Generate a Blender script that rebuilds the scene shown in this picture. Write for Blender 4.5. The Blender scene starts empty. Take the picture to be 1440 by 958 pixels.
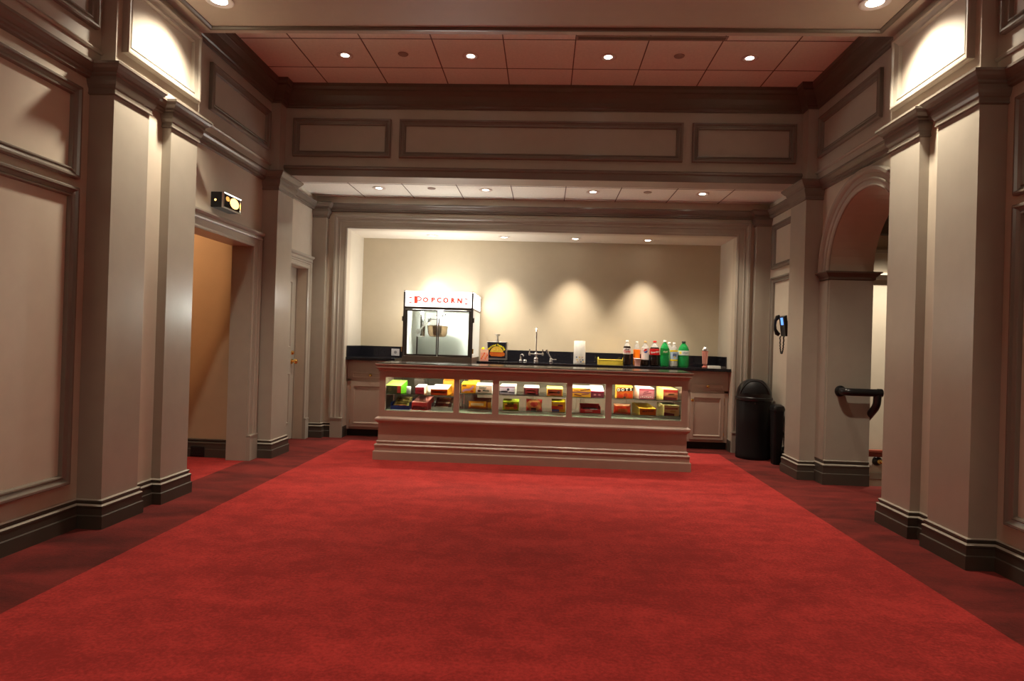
import bpy, bmesh, math, random
from mathutils import Vector, Matrix
random.seed(7)
SC = bpy.context.scene
COL = SC.collection
PI = math.pi

# ------------------------------------------------------------------ materials
def srgb(r, g, b):
    f = lambda c: (c / 255 / 12.92) if c / 255 <= 0.04045 else ((c / 255 + 0.055) / 1.055) ** 2.4
    return (f(r), f(g), f(b), 1.0)

def mat(name, col, rough=0.5, metal=0.0, noise=0.06, scale=8.0, bump=0.0, bscale=200.0, emit=0.0,
        ecol=None, trans=0.0, ior=1.45, coat=0.0, spec=0.5, stretch=None):
    m = bpy.data.materials.new(name); m.use_nodes = True
    nt = m.node_tree; n = nt.nodes; l = nt.links
    b = n['Principled BSDF']
    b.inputs['Roughness'].default_value = rough
    b.inputs['Metallic'].default_value = metal
    b.inputs['Transmission Weight'].default_value = trans
    b.inputs['IOR'].default_value = ior
    b.inputs['Coat Weight'].default_value = coat
    b.inputs['Specular IOR Level'].default_value = spec
    if emit:
        b.inputs['Emission Strength'].default_value = emit
        b.inputs['Emission Color'].default_value = ecol or col
    tc = n.new('ShaderNodeTexCoord')
    src = tc.outputs['Object']
    if stretch:
        mp = n.new('ShaderNodeMapping'); mp.inputs['Scale'].default_value = stretch
        l.new(src, mp.inputs['Vector']); src = mp.outputs['Vector']
    if noise:
        t = n.new('ShaderNodeTexNoise'); t.inputs['Scale'].default_value = scale; t.inputs['Detail'].default_value = 4
        l.new(src, t.inputs['Vector'])
        r = n.new('ShaderNodeMapRange')
        r.inputs['From Min'].default_value = 0.3; r.inputs['From Max'].default_value = 0.7
        r.inputs['To Min'].default_value = 1 - noise; r.inputs['To Max'].default_value = 1 + noise
        l.new(t.outputs['Fac'], r.inputs['Value'])
        mx = n.new('ShaderNodeMix'); mx.data_type = 'RGBA'; mx.blend_type = 'MULTIPLY'; mx.inputs['Factor'].default_value = 1
        mx.inputs['A'].default_value = col
        l.new(r.outputs['Result'], mx.inputs['B'])
        l.new(mx.outputs['Result'], b.inputs['Base Color'])
    else:
        b.inputs['Base Color'].default_value = col
    if bump:
        t2 = n.new('ShaderNodeTexNoise'); t2.inputs['Scale'].default_value = bscale; t2.inputs['Detail'].default_value = 3
        l.new(src, t2.inputs['Vector'])
        bp = n.new('ShaderNodeBump'); bp.inputs['Strength'].default_value = bump; bp.inputs['Distance'].default_value = 0.01
        l.new(t2.outputs['Fac'], bp.inputs['Height']); l.new(bp.outputs['Normal'], b.inputs['Normal'])
    return m

def glass_mat(name, tint=(0.93, 0.97, 0.95, 1), refl=1.0):
    m = bpy.data.materials.new(name); m.use_nodes = True
    nt = m.node_tree; n = nt.nodes; l = nt.links; n.clear()
    out = n.new('ShaderNodeOutputMaterial'); mix = n.new('ShaderNodeMixShader')
    tr = n.new('ShaderNodeBsdfTransparent'); tr.inputs['Color'].default_value = tint
    gl = n.new('ShaderNodeBsdfGlossy'); gl.inputs['Roughness'].default_value = 0.02
    fr = n.new('ShaderNodeFresnel'); fr.inputs['IOR'].default_value = 1.45
    mu = n.new('ShaderNodeMath'); mu.operation = 'MULTIPLY'; mu.inputs[1].default_value = refl
    l.new(fr.outputs[0], mu.inputs[0]); l.new(mu.outputs[0], mix.inputs[0])
    l.new(tr.outputs[0], mix.inputs[1]); l.new(gl.outputs[0], mix.inputs[2]); l.new(mix.outputs[0], out.inputs[0])
    return m

def emit_mat(name, col, s):
    m = bpy.data.materials.new(name); m.use_nodes = True
    nt = m.node_tree; n = nt.nodes; l = nt.links; n.clear()
    out = n.new('ShaderNodeOutputMaterial'); e = n.new('ShaderNodeEmission')
    e.inputs['Color'].default_value = col; e.inputs['Strength'].default_value = s
    l.new(e.outputs[0], out.inputs[0]); return m

def frost_mat(name, col):
    m = bpy.data.materials.new(name); m.use_nodes = True
    nt = m.node_tree; n = nt.nodes; l = nt.links; n.clear()
    out = n.new('ShaderNodeOutputMaterial'); mix = n.new('ShaderNodeMixShader'); mix.inputs[0].default_value = .5
    a = n.new('ShaderNodeBsdfDiffuse'); a.inputs['Color'].default_value = col
    b = n.new('ShaderNodeBsdfTranslucent'); b.inputs['Color'].default_value = col
    l.new(a.outputs[0], mix.inputs[1]); l.new(b.outputs[0], mix.inputs[2]); l.new(mix.outputs[0], out.inputs[0])
    return m

def carpet_mat(name, col, dark, streak=0.18):
    m = bpy.data.materials.new(name); m.use_nodes = True
    nt = m.node_tree; n = nt.nodes; l = nt.links; b = n['Principled BSDF']
    b.inputs['Roughness'].default_value = 0.95; b.inputs['Specular IOR Level'].default_value = 0.1
    b.inputs['Sheen Weight'].default_value = 0.15; b.inputs['Sheen Tint'].default_value = (1, .5, .45, 1)
    tc = n.new('ShaderNodeTexCoord')
    mp = n.new('ShaderNodeMapping'); mp.inputs['Scale'].default_value = (1.0, 2.2, 1)
    l.new(tc.outputs['Object'], mp.inputs['Vector'])
    t1 = n.new('ShaderNodeTexNoise'); t1.inputs['Scale'].default_value = 1.7; t1.inputs['Detail'].default_value = 5
    t1.inputs['Distortion'].default_value = 0.7
    l.new(mp.outputs[0], t1.inputs['Vector'])
    t2 = n.new('ShaderNodeTexNoise'); t2.inputs['Scale'].default_value = 55; t2.inputs['Detail'].default_value = 6; t2.inputs['Roughness'].default_value = .7
    l.new(tc.outputs['Object'], t2.inputs['Vector'])
    ad = n.new('ShaderNodeMath'); ad.operation = 'MULTIPLY_ADD'; ad.inputs[1].default_value = streak / 0.3
    l.new(t1.outputs['Fac'], ad.inputs[0])
    t3 = n.new('ShaderNodeTexNoise'); t3.inputs['Scale'].default_value = 9; t3.inputs['Detail'].default_value = 4
    l.new(tc.outputs['Object'], t3.inputs['Vector'])
    s3 = n.new('ShaderNodeMath'); s3.operation = 'MULTIPLY'; s3.inputs[1].default_value = 0.25
    l.new(t3.outputs['Fac'], s3.inputs[0])
    sc = n.new('ShaderNodeMath'); sc.operation = 'MULTIPLY_ADD'; sc.inputs[1].default_value = 0.6
    l.new(t2.outputs['Fac'], sc.inputs[0]); l.new(s3.outputs[0], sc.inputs[2]); l.new(sc.outputs[0], ad.inputs[2])
    mr = n.new('ShaderNodeMapRange'); mr.inputs['From Min'].default_value = 0.42 + streak; mr.inputs['From Max'].default_value = 0.62 + streak * 2.2
    l.new(ad.outputs[0], mr.inputs['Value'])
    mx = n.new('ShaderNodeMix'); mx.data_type = 'RGBA'
    mx.inputs['A'].default_value = dark; mx.inputs['B'].default_value = col
    l.new(mr.outputs[0], mx.inputs['Factor']); l.new(mx.outputs['Result'], b.inputs['Base Color'])
    bp = n.new('ShaderNodeBump'); bp.inputs['Strength'].default_value = 0.35; bp.inputs['Distance'].default_value = 0.006
    l.new(t2.outputs['Fac'], bp.inputs['Height']); l.new(bp.outputs['Normal'], b.inputs['Normal'])
    return m

M = {}
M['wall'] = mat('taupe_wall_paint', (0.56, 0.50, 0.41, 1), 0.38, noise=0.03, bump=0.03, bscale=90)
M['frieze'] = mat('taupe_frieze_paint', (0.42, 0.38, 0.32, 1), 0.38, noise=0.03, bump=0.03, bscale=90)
M['trimshade'] = mat('taupe_moulding_shaded', (0.20, 0.175, 0.145, 1), 0.24, noise=0.03, spec=.6)  # trim taupe darkened: self-shade of cornice, capitals and panel mouldings painted in
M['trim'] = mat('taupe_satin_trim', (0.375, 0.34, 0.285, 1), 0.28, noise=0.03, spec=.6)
M['crown'] = mat('taupe_crown_shaded', (0.13, 0.105, 0.082, 1), 0.3, noise=0.03)  # same taupe, with the unlit look of down-facing mouldings put into the colour
M['base'] = mat('dark_brown_baseboard', (0.066, 0.054, 0.043, 1), 0.4, noise=0.05)
M['bead'] = M['trim']
M['soffit'] = mat('soffit_paint', (0.47, 0.41, 0.34, 1), 0.5, noise=0.02)
M['tile'] = mat('acoustic_tile', (0.90, 0.89, 0.80, 1), 0.9, noise=0.04, scale=40, bump=0.1, bscale=300)
M['grid'] = mat('tile_grid', (0.16, 0.12, 0.09, 1), 0.6)
M['plain'] = mat('ceiling_paint', (0.72, 0.67, 0.58, 1), 0.7, noise=0.02)
M['niche'] = mat('niche_back_paint', (0.52, 0.45, 0.325, 1), 0.55, noise=0.02)
M['nside'] = mat('niche_side_paint', (0.68, 0.63, 0.53, 1), 0.5, noise=0.02)
M['carpet'] = carpet_mat('red_carpet', (0.52, 0.040, 0.035, 1), (0.22, 0.014, 0.013, 1), 0.10)
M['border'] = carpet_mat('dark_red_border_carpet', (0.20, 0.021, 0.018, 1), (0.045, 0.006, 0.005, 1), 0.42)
M['orange'] = mat('corridor_paint', (0.46, 0.33, 0.21, 1), 0.6, noise=0.02)
M['granite'] = mat('black_granite', (0.012, 0.012, 0.016, 1), 0.08, noise=0.5, scale=160)
M['cab'] = mat('cabinet_taupe', (0.42, 0.325, 0.26, 1), 0.35, noise=0.03)
M['counter'] = mat('counter_taupe', (0.38, 0.265, 0.21, 1), 0.32, noise=0.03)
M['kick'] = mat('toe_kick_black', (0.02, 0.017, 0.015, 1), 0.6)
M['frost'] = frost_mat('frosted_white_panel', (.86, .87, .84, 1))
M['glass'] = glass_mat('clear_glass')
M['gshelf'] = glass_mat('shelf_glass', (0.90, 0.96, 0.93, 1))
M['gedge'] = mat('shelf_edge_green', (0.30, 0.45, 0.38, 1), 0.15)
M['chrome'] = mat('chrome', (0.85, 0.85, 0.86, 1), 0.12, 1.0, noise=0.02)
M['steel'] = mat('brushed_steel', (0.62, 0.60, 0.57, 1), 0.32, 1.0, noise=0.08, scale=4, stretch=(1, 1, 40))
M['brass'] = mat('brass', (0.95, 0.60, 0.18, 1), 0.18, 1.0, noise=0.04)
M['kettle'] = mat('kettle_metal', (0.30, 0.20, 0.12, 1), 0.22, 1.0, noise=0.2, scale=12)
M['black'] = mat('black_plastic', (0.012, 0.012, 0.013, 1), 0.28, noise=0.1)
M['satin'] = mat('black_satin_plastic', (0.010, 0.0095, 0.010, 1), 0.5, spec=.2, noise=0.1, bump=0.05, bscale=400)
M['gunmetal'] = mat('dark_frame_metal', (0.075, 0.065, 0.058, 1), 0.35, 0.6, noise=0.05)
M['popbase'] = mat('popper_base_brown', (0.10, 0.078, 0.062, 1), 0.4, noise=0.05)
M['white'] = mat('white_plastic', (0.82, 0.82, 0.80, 1), 0.35, noise=0.02)
M['back'] = mat('popper_back_panel', (0.74, 0.76, 0.72, 1), 0.3, 0.0, noise=0.04, scale=3)
M['sign'] = emit_mat('lit_sign_white', (1.0, 0.95, 0.88, 1), 2.0)
M['signside'] = emit_mat('lit_sign_side', (1.0, 0.95, 0.88, 1), 7.0)
M['glowroof'] = emit_mat('translucent_lit_roof', (1.0, 0.94, 0.85, 1), 4.2)
M['signred'] = emit_mat('lit_sign_red', (1.0, 0.10, 0.055, 1), .62)
M['lamp'] = emit_mat('lamp_lens', (1.0, 0.86, 0.70, 1), 14)
M['tube'] = emit_mat('fluorescent_tube', (1.0, 0.90, 0.70, 1), 58)
M['trimring'] = mat('white_lamp_trim', (0.75, 0.66, 0.58, 1), 0.4)
M['spr'] = mat('sprinkler_grey', (0.35, 0.27, 0.22, 1), 0.5)
M['lcd'] = emit_mat('phone_screen_blue', (0.12, 0.30, 1.0, 1), 1.1)
M['amber'] = emit_mat('amber_glow', (1.0, 0.52, 0.13, 1), 2.6)
M['amberdim'] = emit_mat('amber_dim', (1.0, 0.42, 0.10, 1), 0.8)
M['silver'] = mat('silver_lid', (0.78, 0.78, 0.78, 1), 0.22, 1.0)
M['wood'] = mat('red_brown_wood', (0.22, 0.055, 0.035, 1), 0.3, noise=0.25, scale=6, stretch=(1, 12, 12))
_cm = {}
def C(r, g, b, rough=0.45):
    k = (r, g, b, rough)
    if k not in _cm:
        _cm[k] = mat('print_%02x%02x%02x' % (r, g, b), srgb(r, g, b), rough, noise=0.05, scale=30)
    return _cm[k]
def plast(r, g, b, t=0.6):
    k = (r, g, b, 'p', t)
    if k not in _cm:
        _cm[k] = mat('bottle_%02x%02x%02x' % (r, g, b), srgb(r, g, b), 0.08, noise=0.05, scale=20, trans=t, ior=1.35)
    return _cm[k]

# ------------------------------------------------------------------ mesh builder
class MB:
    def __init__(s): s.v = []; s.f = []; s.m = []; s.mi = 0
    def add(s, vs, fs, mi=None):
        o = len(s.v); s.v += [tuple(p) for p in vs]
        for f in fs:
            s.f.append([o + i for i in f]); s.m.append(s.mi if mi is None else mi)
        return s
    def box(s, x0, x1, y0, y1, z0, z1, mi=None, mf=None):
        v = [(x0,y0,z0),(x1,y0,z0),(x1,y1,z0),(x0,y1,z0),(x0,y0,z1),(x1,y0,z1),(x1,y1,z1),(x0,y1,z1)]
        f = [(0,3,2,1),(4,5,6,7),(0,1,5,4),(1,2,6,5),(2,3,7,6),(3,0,4,7)]   # bottom top front right back left
        o = len(s.v); s.v += v
        for i, q in enumerate(f):
            s.f.append([o + k for k in q]); s.m.append(mf[i] if mf else (s.mi if mi is None else mi))
        return s
    def poly(s, pts, mi=None): return s.add(pts, [list(range(len(pts)))], mi)
    def prism(s, pts, d, mi=None):                       # polygon pts (3D) extruded by vector d
        n = len(pts); d = Vector(d); a = [Vector(p) for p in pts]; b = [p + d for p in a]
        fs = [list(range(n))[::-1], list(range(n, 2 * n))] + [[i, (i + 1) % n, n + (i + 1) % n, n + i] for i in range(n)]
        return s.add(a + b, fs, mi)
    def tube(s, pts, r, seg=12, mi=None, caps=True):
        pts = [Vector(p) for p in pts]; n = len(pts)
        rr = r if isinstance(r, (list, tuple)) else [r] * n
        vs = []; prev = None
        for i, p in enumerate(pts):
            t = (pts[min(i + 1, n - 1)] - pts[max(i - 1, 0)]).normalized()
            if prev is None:
                up = Vector((0, 0, 1)) if abs(t.z) < 0.9 else Vector((1, 0, 0))
                a = t.cross(up).normalized()
            else:
                a = (prev - t * prev.dot(t)).normalized()
            prev = a; b = t.cross(a)
            for k in range(seg):
                th = 2 * PI * k / seg
                vs.append(p + (a * math.cos(th) + b * math.sin(th)) * rr[i])
        fs = [[i * seg + k, i * seg + (k + 1) % seg, (i + 1) * seg + (k + 1) % seg, (i + 1) * seg + k] for i in range(n - 1) for k in range(seg)]
        if caps: fs += [list(range(seg))[::-1], [(n - 1) * seg + k for k in range(seg)]]
        return s.add(vs, fs, mi)
    def lathe(s, prof, c=(0, 0, 0), seg=24, axis='Z', mi=None, a0=0.0, a1=None):
        full = a1 is None
        a1 = 2 * PI if full else a1
        cnt = seg if full else seg + 1
        vs = []
        for r, z in prof:
            for k in range(cnt):
                th = a0 + (a1 - a0) * k / seg
                x, y = r * math.cos(th), r * math.sin(th)
                p = (x, y, z) if axis == 'Z' else ((x, -z, y) if axis == 'Y' else (z, x, y))
                vs.append((p[0] + c[0], p[1] + c[1], p[2] + c[2]))
        fs = []
        for i in range(len(prof) - 1):
            for k in range(seg):
                k2 = (k + 1) % cnt
                fs.append([i * cnt + k, i * cnt + k2, (i + 1) * cnt + k2, (i + 1) * cnt + k])
        if full:
            if prof[0][0] > 1e-6: fs.append(list(range(cnt))[::-1])
            if prof[-1][0] > 1e-6: fs.append([(len(prof) - 1) * cnt + k for k in range(cnt)])
        return s.add(vs, fs, mi)
    def sweep(s, path, N, prof, closed=False, mi=None):   # profile (a: in-plane left of travel, b: along N)
        P = [Vector(p) for p in path]; N = Vector(N).normalized(); n = len(P); m = len(prof)
        ed = [(P[(i + 1) % n] - P[i]).normalized() for i in range(n if closed else n - 1)]
        pe = [N.cross(e) for e in ed]
        vs = []
        for i in range(n):
            if closed: u, w = pe[i - 1], pe[i]
            else: u = pe[max(i - 1, 0)]; w = pe[min(i, n - 2)]
            k = 1 + u.dot(w)
            mv = (u + w) / (k if k > 1e-3 else 1)
            for a, b in prof: vs.append(P[i] + mv * a + N * b)
        fs = []
        for i in range(n if closed else n - 1):
            j = (i + 1) % n
            for k in range(m):
                k2 = (k + 1) % m
                fs.append([i * m + k, j * m + k, j * m + k2, i * m + k2])
        if not closed: fs += [list(range(m)), [(n - 1) * m + k for k in range(m)][::-1]]
        return s.add(vs, fs, mi)
    def frame(s, corners, N, prof, mi=None):              # closed moulding, profile a runs inward
        P = [Vector(p) for p in corners]; N = Vector(N)
        c = sum(P, Vector()) / len(P)
        if N.cross(P[1] - P[0]).dot(c - P[0]) < 0: P = P[::-1]
        return s.sweep(P, N, prof, True, mi)
    def text(s, t, size, loc, mi=None, ext=0.0006, align='CENTER', rot=None, shear=0.0, bold=0.0):
        cu = bpy.data.curves.new('lettering', 'FONT'); cu.body = t; cu.size = size; cu.align_x = align; cu.align_y = 'CENTER'
        cu.extrude = ext; cu.resolution_u = 2; cu.shear = shear; cu.offset = bold
        o = bpy.data.objects.new('lettering', cu); COL.objects.link(o)
        dg = bpy.context.evaluated_depsgraph_get(); dg.update()
        me = bpy.data.meshes.new_from_object(o.evaluated_get(dg))
        R = rot if rot is not None else Matrix.Rotation(PI / 2, 4, 'X')
        L = Vector(loc)
        s.add([R @ v.co + L for v in me.vertices], [list(p.vertices) for p in me.polygons], mi)
        bpy.data.objects.remove(o); bpy.data.curves.remove(cu); bpy.data.meshes.remove(me)
        return s
    def shift(s, dx, dy=0, dz=0):
        s.v = [(x + dx, y + dy, z + dz) for x, y, z in s.v]; return s
    def build(s, name, mats, parent=None, smooth=False, bevel=0.0, loc=None):
        me = bpy.data.meshes.new(name)
        me.from_pydata(s.v, [], s.f)
        mats = mats if isinstance(mats, (list, tuple)) else [mats]
        for m in mats: me.materials.append(m)
        for p, i in zip(me.polygons, s.m): p.material_index = min(i, len(mats) - 1)
        bm = bmesh.new(); bm.from_mesh(me); bmesh.ops.recalc_face_normals(bm, faces=bm.faces[:]); bm.to_mesh(me); bm.free()
        if smooth:
            for p in me.polygons: p.use_smooth = True
            me.set_sharp_from_angle(angle=math.radians(38))
        o = bpy.data.objects.new(name, me); COL.objects.link(o)
        if parent is not None: o.parent = parent
        if loc: o.location = loc
        if bevel:
            b = o.modifiers.new('bevel', 'BEVEL'); b.width = bevel; b.segments = 2; b.limit_method = 'ANGLE'
        return o

def tag(o, label, cat=None, group=None, kind=None):
    o['label'] = label
    if cat: o['category'] = cat
    if group: o['group'] = group
    if kind: o['kind'] = kind
    return o
def thing(name, label, cat, loc=(0, 0, 0), rz=0.0, group=None):
    o = bpy.data.objects.new(name, None); COL.objects.link(o); o.location = loc; o.rotation_euler = (0, 0, rz)
    o.empty_display_size = 0.1
    return tag(o, label, cat, group)
def struct(o, label, cat): return tag(o, label, cat, kind='structure')
def copy_tree(root, loc, label, group=None):
    r = root.copy(); COL.objects.link(r); r.location = loc; r['label'] = label
    if group: r['group'] = group
    for ch in list(root.children):
        c = ch.copy(); COL.objects.link(c); c.parent = r
        for g in list(ch.children):
            d = g.copy(); COL.objects.link(d); d.parent = c
    return r

# ------------------------------------------------------------------ dimensions
XL, XR = -3.05, 2.80          # wall planes
PL, PR = -2.88, 2.63          # pilaster faces
RL, RR = -2.95, 2.70          # recess between the paired pilasters
FL, FR = -2.98, 2.73          # upper frieze
YB = 8.17                     # back wall plane
ZC = 3.05                     # cornice top
ZS = 3.765                    # beam soffit
ZM = 4.02                     # high ceiling
ZF = 3.15                     # far bay ceiling
YN = -3.0                     # wall behind the camera
NX0, NX1, NZ, NY = -2.61, 2.40, 2.735, 8.90   # counter niche
UP = (0, 0, 1)

# ------------------------------------------------------------------ floor
mb = MB().poly([(-2.43, YN + .6, 0), (2.20, YN + .6, 0), (2.20, 7.98, 0), (-2.43, 7.98, 0)])
mb.poly([(-6.0, 4.5, 0), (-3.055, 4.5, 0), (-3.055, 6.6, 0), (-6.0, 6.6, 0)])
fl = struct(mb.build('floor', M['carpet']), 'bright red carpet covering the lobby floor', 'floor')
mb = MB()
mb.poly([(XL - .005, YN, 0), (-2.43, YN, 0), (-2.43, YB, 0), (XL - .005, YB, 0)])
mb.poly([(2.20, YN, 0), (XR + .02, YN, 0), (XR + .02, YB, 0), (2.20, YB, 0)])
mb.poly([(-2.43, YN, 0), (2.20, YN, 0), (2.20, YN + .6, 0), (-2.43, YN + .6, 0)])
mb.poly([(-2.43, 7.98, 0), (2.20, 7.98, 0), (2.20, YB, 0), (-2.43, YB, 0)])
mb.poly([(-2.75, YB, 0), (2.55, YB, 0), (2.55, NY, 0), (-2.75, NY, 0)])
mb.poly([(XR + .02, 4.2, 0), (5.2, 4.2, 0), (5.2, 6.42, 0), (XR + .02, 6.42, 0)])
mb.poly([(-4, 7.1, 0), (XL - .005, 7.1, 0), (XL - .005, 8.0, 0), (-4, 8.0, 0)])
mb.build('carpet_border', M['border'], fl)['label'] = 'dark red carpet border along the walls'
mb = MB()
for i in range(5):
    mb.box(3.225, 5.2, 6.42 + .26 * i, 6.42 + .26 * (i + 1) + .02, -.17 * (i + 1) - .15, -.17 * (i + 1) + (0 if i < 4 else 0))
mb.box(3.225, 5.2, 7.70, 8.0, -1.2, -1.02)
struct(mb.build('floor_stairs', M['border']), 'carpeted stair going down beyond the archway', 'stairs')

# ------------------------------------------------------------------ walls
def wall_x(mb, x0, x1, y0, y1, z0, z1, holes=()):      # wall slab along Y with rectangular openings (ya,yb,za,zb)
    ys = sorted({y0, y1, *[h[0] for h in holes], *[h[1] for h in holes]})
    for a, b in zip(ys, ys[1:]):
        zs = [(z0, z1)]
        for h in holes:
            if a >= h[0] - 1e-6 and b <= h[1] + 1e-6:
                zs = [q for p in zs for q in ((p[0], min(p[1], h[2])), (max(p[0], h[3]), p[1])) if q[1] - q[0] > 1e-4]
        for za, zb in zs: mb.box(x0, x1, a, b, za, zb)

DW = (5.20, 6.41, 0, 2.22)     # left doorway
DD = (7.12, 7.93, 0, 2.17)     # small door
mb = MB(); wall_x(mb, XL - .21, XL, YN, YB, 0, ZM + .1, (DW, DD))
wl = struct(mb.build('wall_left', M['wall']), 'taupe panelled wall on the left of the lobby', 'wall')
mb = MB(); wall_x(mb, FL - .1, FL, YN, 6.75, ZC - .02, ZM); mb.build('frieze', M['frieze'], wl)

# right wall with the arch
AC, AZ, AR, T = 5.75, 2.10, 0.665, 0.42
mb = MB()
mb.box(XR, XR + T, YN, AC - AR, 0, ZM + .1)
mb.box(XR, XR + T, AC + AR, 6.62, 0, ZM + .1)
mb.box(XR, XR + .25, 6.62, YB, 0, ZM + .1)
n = 28
arc = [(AC - AR * math.cos(PI * i / n), AZ + AR * math.sin(PI * i / n)) for i in range(n + 1)]
for (ya, za), (yb, zb) in zip(arc, arc[1:]):
    mb.prism([(XR, ya, za), (XR, yb, zb), (XR, yb, ZM + .1), (XR, ya, ZM + .1)], (T, 0, 0))
wr = struct(mb.build('wall_right', M['wall']), 'taupe wall with archway on the right of the lobby', 'wall')
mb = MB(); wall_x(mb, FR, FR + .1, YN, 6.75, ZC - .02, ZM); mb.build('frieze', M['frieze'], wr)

# back wall with the counter niche
mb = MB()
mb.box(XL - .2, NX0, YB, YB + .13, 0, 4.1); mb.box(NX1, XR + .25, YB, YB + .13, 0, 4.1); mb.box(NX0, NX1, YB, YB + .13, NZ, 4.1)
wb = struct(mb.build('wall_back', M['wall']), 'end wall framing the concession niche', 'wall')
mb = MB().box(NX0 - .14, NX1 + .14, NY, NY + .1, 0, NZ + .2); mb.build('niche_back', M['niche'], wb)
mb = MB().box(NX0 - .14, NX0, YB + .13, NY, 0, NZ + .2); mb.build('niche_side', M['nside'], wb)
mb = MB().box(NX1, NX1 + .14, YB + .13, NY, 0, NZ + .2); mb.build('niche_side', M['nside'], wb)
mb = MB().box(NX0, NX1, YB + .13, NY, NZ, NZ + .2); mb.build('niche_ceiling', M['plain'], wb)
mb = MB().box(XL - .3, XR + .5, YN - .2, YN, 0, 4.2)
struct(mb.build('wall_front', mat('dark_end_wall', (.10, .085, .07, 1), .6)), 'plain wall at the near end of the lobby', 'wall')

# ------------------------------------------------------------------ pilasters and their capitals
def pilaster(w, xa, xb, ya, yb, side):
    MB().box(min(xa, xb), max(xa, xb), ya, yb, 0, ZC).build('pilaster', M['trim'], w)
    s = 1 if side == 'L' else -1
    neck = [(0, 2.96), (.034, 2.96), (.032, 2.94), (.026, 2.92), (.018, 2.902), (.012, 2.896), (.012, 2.872), (.016, 2.868), (.016, 2.860), (0, 2.855)]
    path = [(xb, yb, 0), (xa, yb, 0), (xa, ya, 0), (xb, ya, 0)]
    if side == 'R': path = path[::-1]
    MB().sweep(path, UP, neck).build('capital', M['trimshade'], w)
pilaster(wl, PL, XL, 4.03, 4.40, 'L'); pilaster(wl, PL, XL, 4.67, 5.03, 'L'); pilaster(wl, PL, XL, 6.61, 7.01, 'L')
pilaster(wr, PR, XR, 4.03, 4.44, 'R'); pilaster(wr, PR, XR, 4.65, 5.03, 'R'); pilaster(wr, PR, XR, 6.61, 7.01, 'R')
MB().box(XL, RL, 4.40, 4.67, 0, ZC).build('pilaster_recess', M['wall'], wl)
MB().box(RR, XR, 4.44, 4.65, 0, ZC).build('pilaster_recess', M['wall'], wr)
MB().box(XL, -2.87, 8.08, YB, 0, ZC).build('pilaster', M['trim'], wb)
MB().box(2.62, XR, 8.08, YB, 0, ZC).build('pilaster', M['trim'], wb)
for p in ([(-2.87, YB, 0), (-2.87, 8.08, 0), (XL, 8.08, 0)], [(XR, 8.08, 0), (2.62, 8.08, 0), (2.62, YB, 0)]):
    MB().sweep(p, UP, [(0, 2.955), (.04, 2.955), (.04, 2.93), (.03, 2.915), (.014, 2.885), (.014, 2.865), (0, 2.855)]).build('capital', M['trimshade'], wb)

# ------------------------------------------------------------------ cornice running round the whole room
loop = [(2.62, YB), (-2.87, YB), (-2.87, 8.08), (XL, 8.08), (XL, 7.01), (PL, 7.01), (PL, 6.61), (XL, 6.61), (XL, 5.03), (PL, 5.03), (PL, 4.67),
        (RL, 4.67), (RL, 4.40), (PL, 4.40), (PL, 4.03), (XL, 4.03), (XL, YN), (XR, YN), (XR, 4.03), (PR, 4.03), (PR, 4.44), (RR, 4.44), (RR, 4.65),
        (PR, 4.65), (PR, 5.03), (XR, 5.03), (XR, 6.61), (PR, 6.61), (PR, 7.01), (XR, 7.01), (XR, 8.08), (2.62, 8.08)]
cor = [(0, 3.055), (.07, 3.055), (.083, 3.05), (.083, 3.034), (.076, 3.028), (.066, 3.012), (.05, 2.996), (.042, 2.992), (.042, 2.978), (.03, 2.97), (.03, 2.957), (0, 2.953)]
mb = MB().sweep([(x, y, 0) for x, y in loop], UP, cor, True)
struct(mb.build('trim_1', M['trimshade']), 'cornice moulding with its shade painted in at the height of the pilaster capitals', 'moulding')

# ------------------------------------------------------------------ beams
mb = MB().box(FL, FR, 4.03, 5.04, ZS, ZM + .1)
mb.box(-3.1, PL, 4.03, 5.04, ZC, ZM + .1); mb.box(PR, 2.9, 4.03, 5.04, ZC, ZM + .1)
bm1 = struct(mb.build('beam_1', M['soffit']), 'broad ceiling beam resting above the paired pilasters', 'beam')
mb = MB().frame([(-2.77, 4.11, ZS), (2.51, 4.11, ZS), (2.51, 4.965, ZS), (-2.77, 4.965, ZS)], (0, 0, -1),
                [(0, 0), (0, .012), (.012, .020), (.030, .020), (.042, .008), (.042, 0)])
mb.build('soffit_moulding', M['crown'], bm1)
pm = [(0, 0), (0, .030), (.008, .040), (.020, .040), (.027, .026), (.046, .018), (.053, .026), (.062, .024), (.068, 0)]
pmb = [(0, 0), (0, .036), (.008, .046), (.022, .046), (.030, .034), (.055, .020), (.062, .026), (.072, .022), (.080, 0)]
def wall_panel(w, x, ya, yb, za, zb, side, prof=pm, m='trimshade'):
    N = (1, 0, 0) if side == 'L' else (-1, 0, 0)
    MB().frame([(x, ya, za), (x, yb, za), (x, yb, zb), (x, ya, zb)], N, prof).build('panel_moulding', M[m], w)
wall_panel(bm1, PL, 4.085, 4.985, 3.165, 3.705, 'L', pmb, 'trim'); wall_panel(bm1, PR, 4.085, 4.985, 3.165, 3.705, 'R', pmb, 'trim')
string = [(0, 3.115), (.012, 3.117), (.02, 3.13), (.012, 3.143), (0, 3.145)]
def face(x0, x1, y, z0, z1, prof, w):
    MB().frame([(x0, y, z0), (x1, y, z0), (x1, y, z1), (x0, y, z1)], (0, -1, 0), prof).build('panel_moulding', M['trimshade'], w)
Y2 = 6.75
mb = MB().box(FL, FR, Y2, 7.02, ZC, ZM + .1)
mb.box(-3.1, PL, 6.61, 7.01, ZC, ZM + .1); mb.box(PR, 2.9, 6.61, 7.01, ZC, ZM + .1)
bm2 = struct(mb.build('beam_2', M['frieze']), 'panelled crossbeam above the concession area', 'beam')
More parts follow.
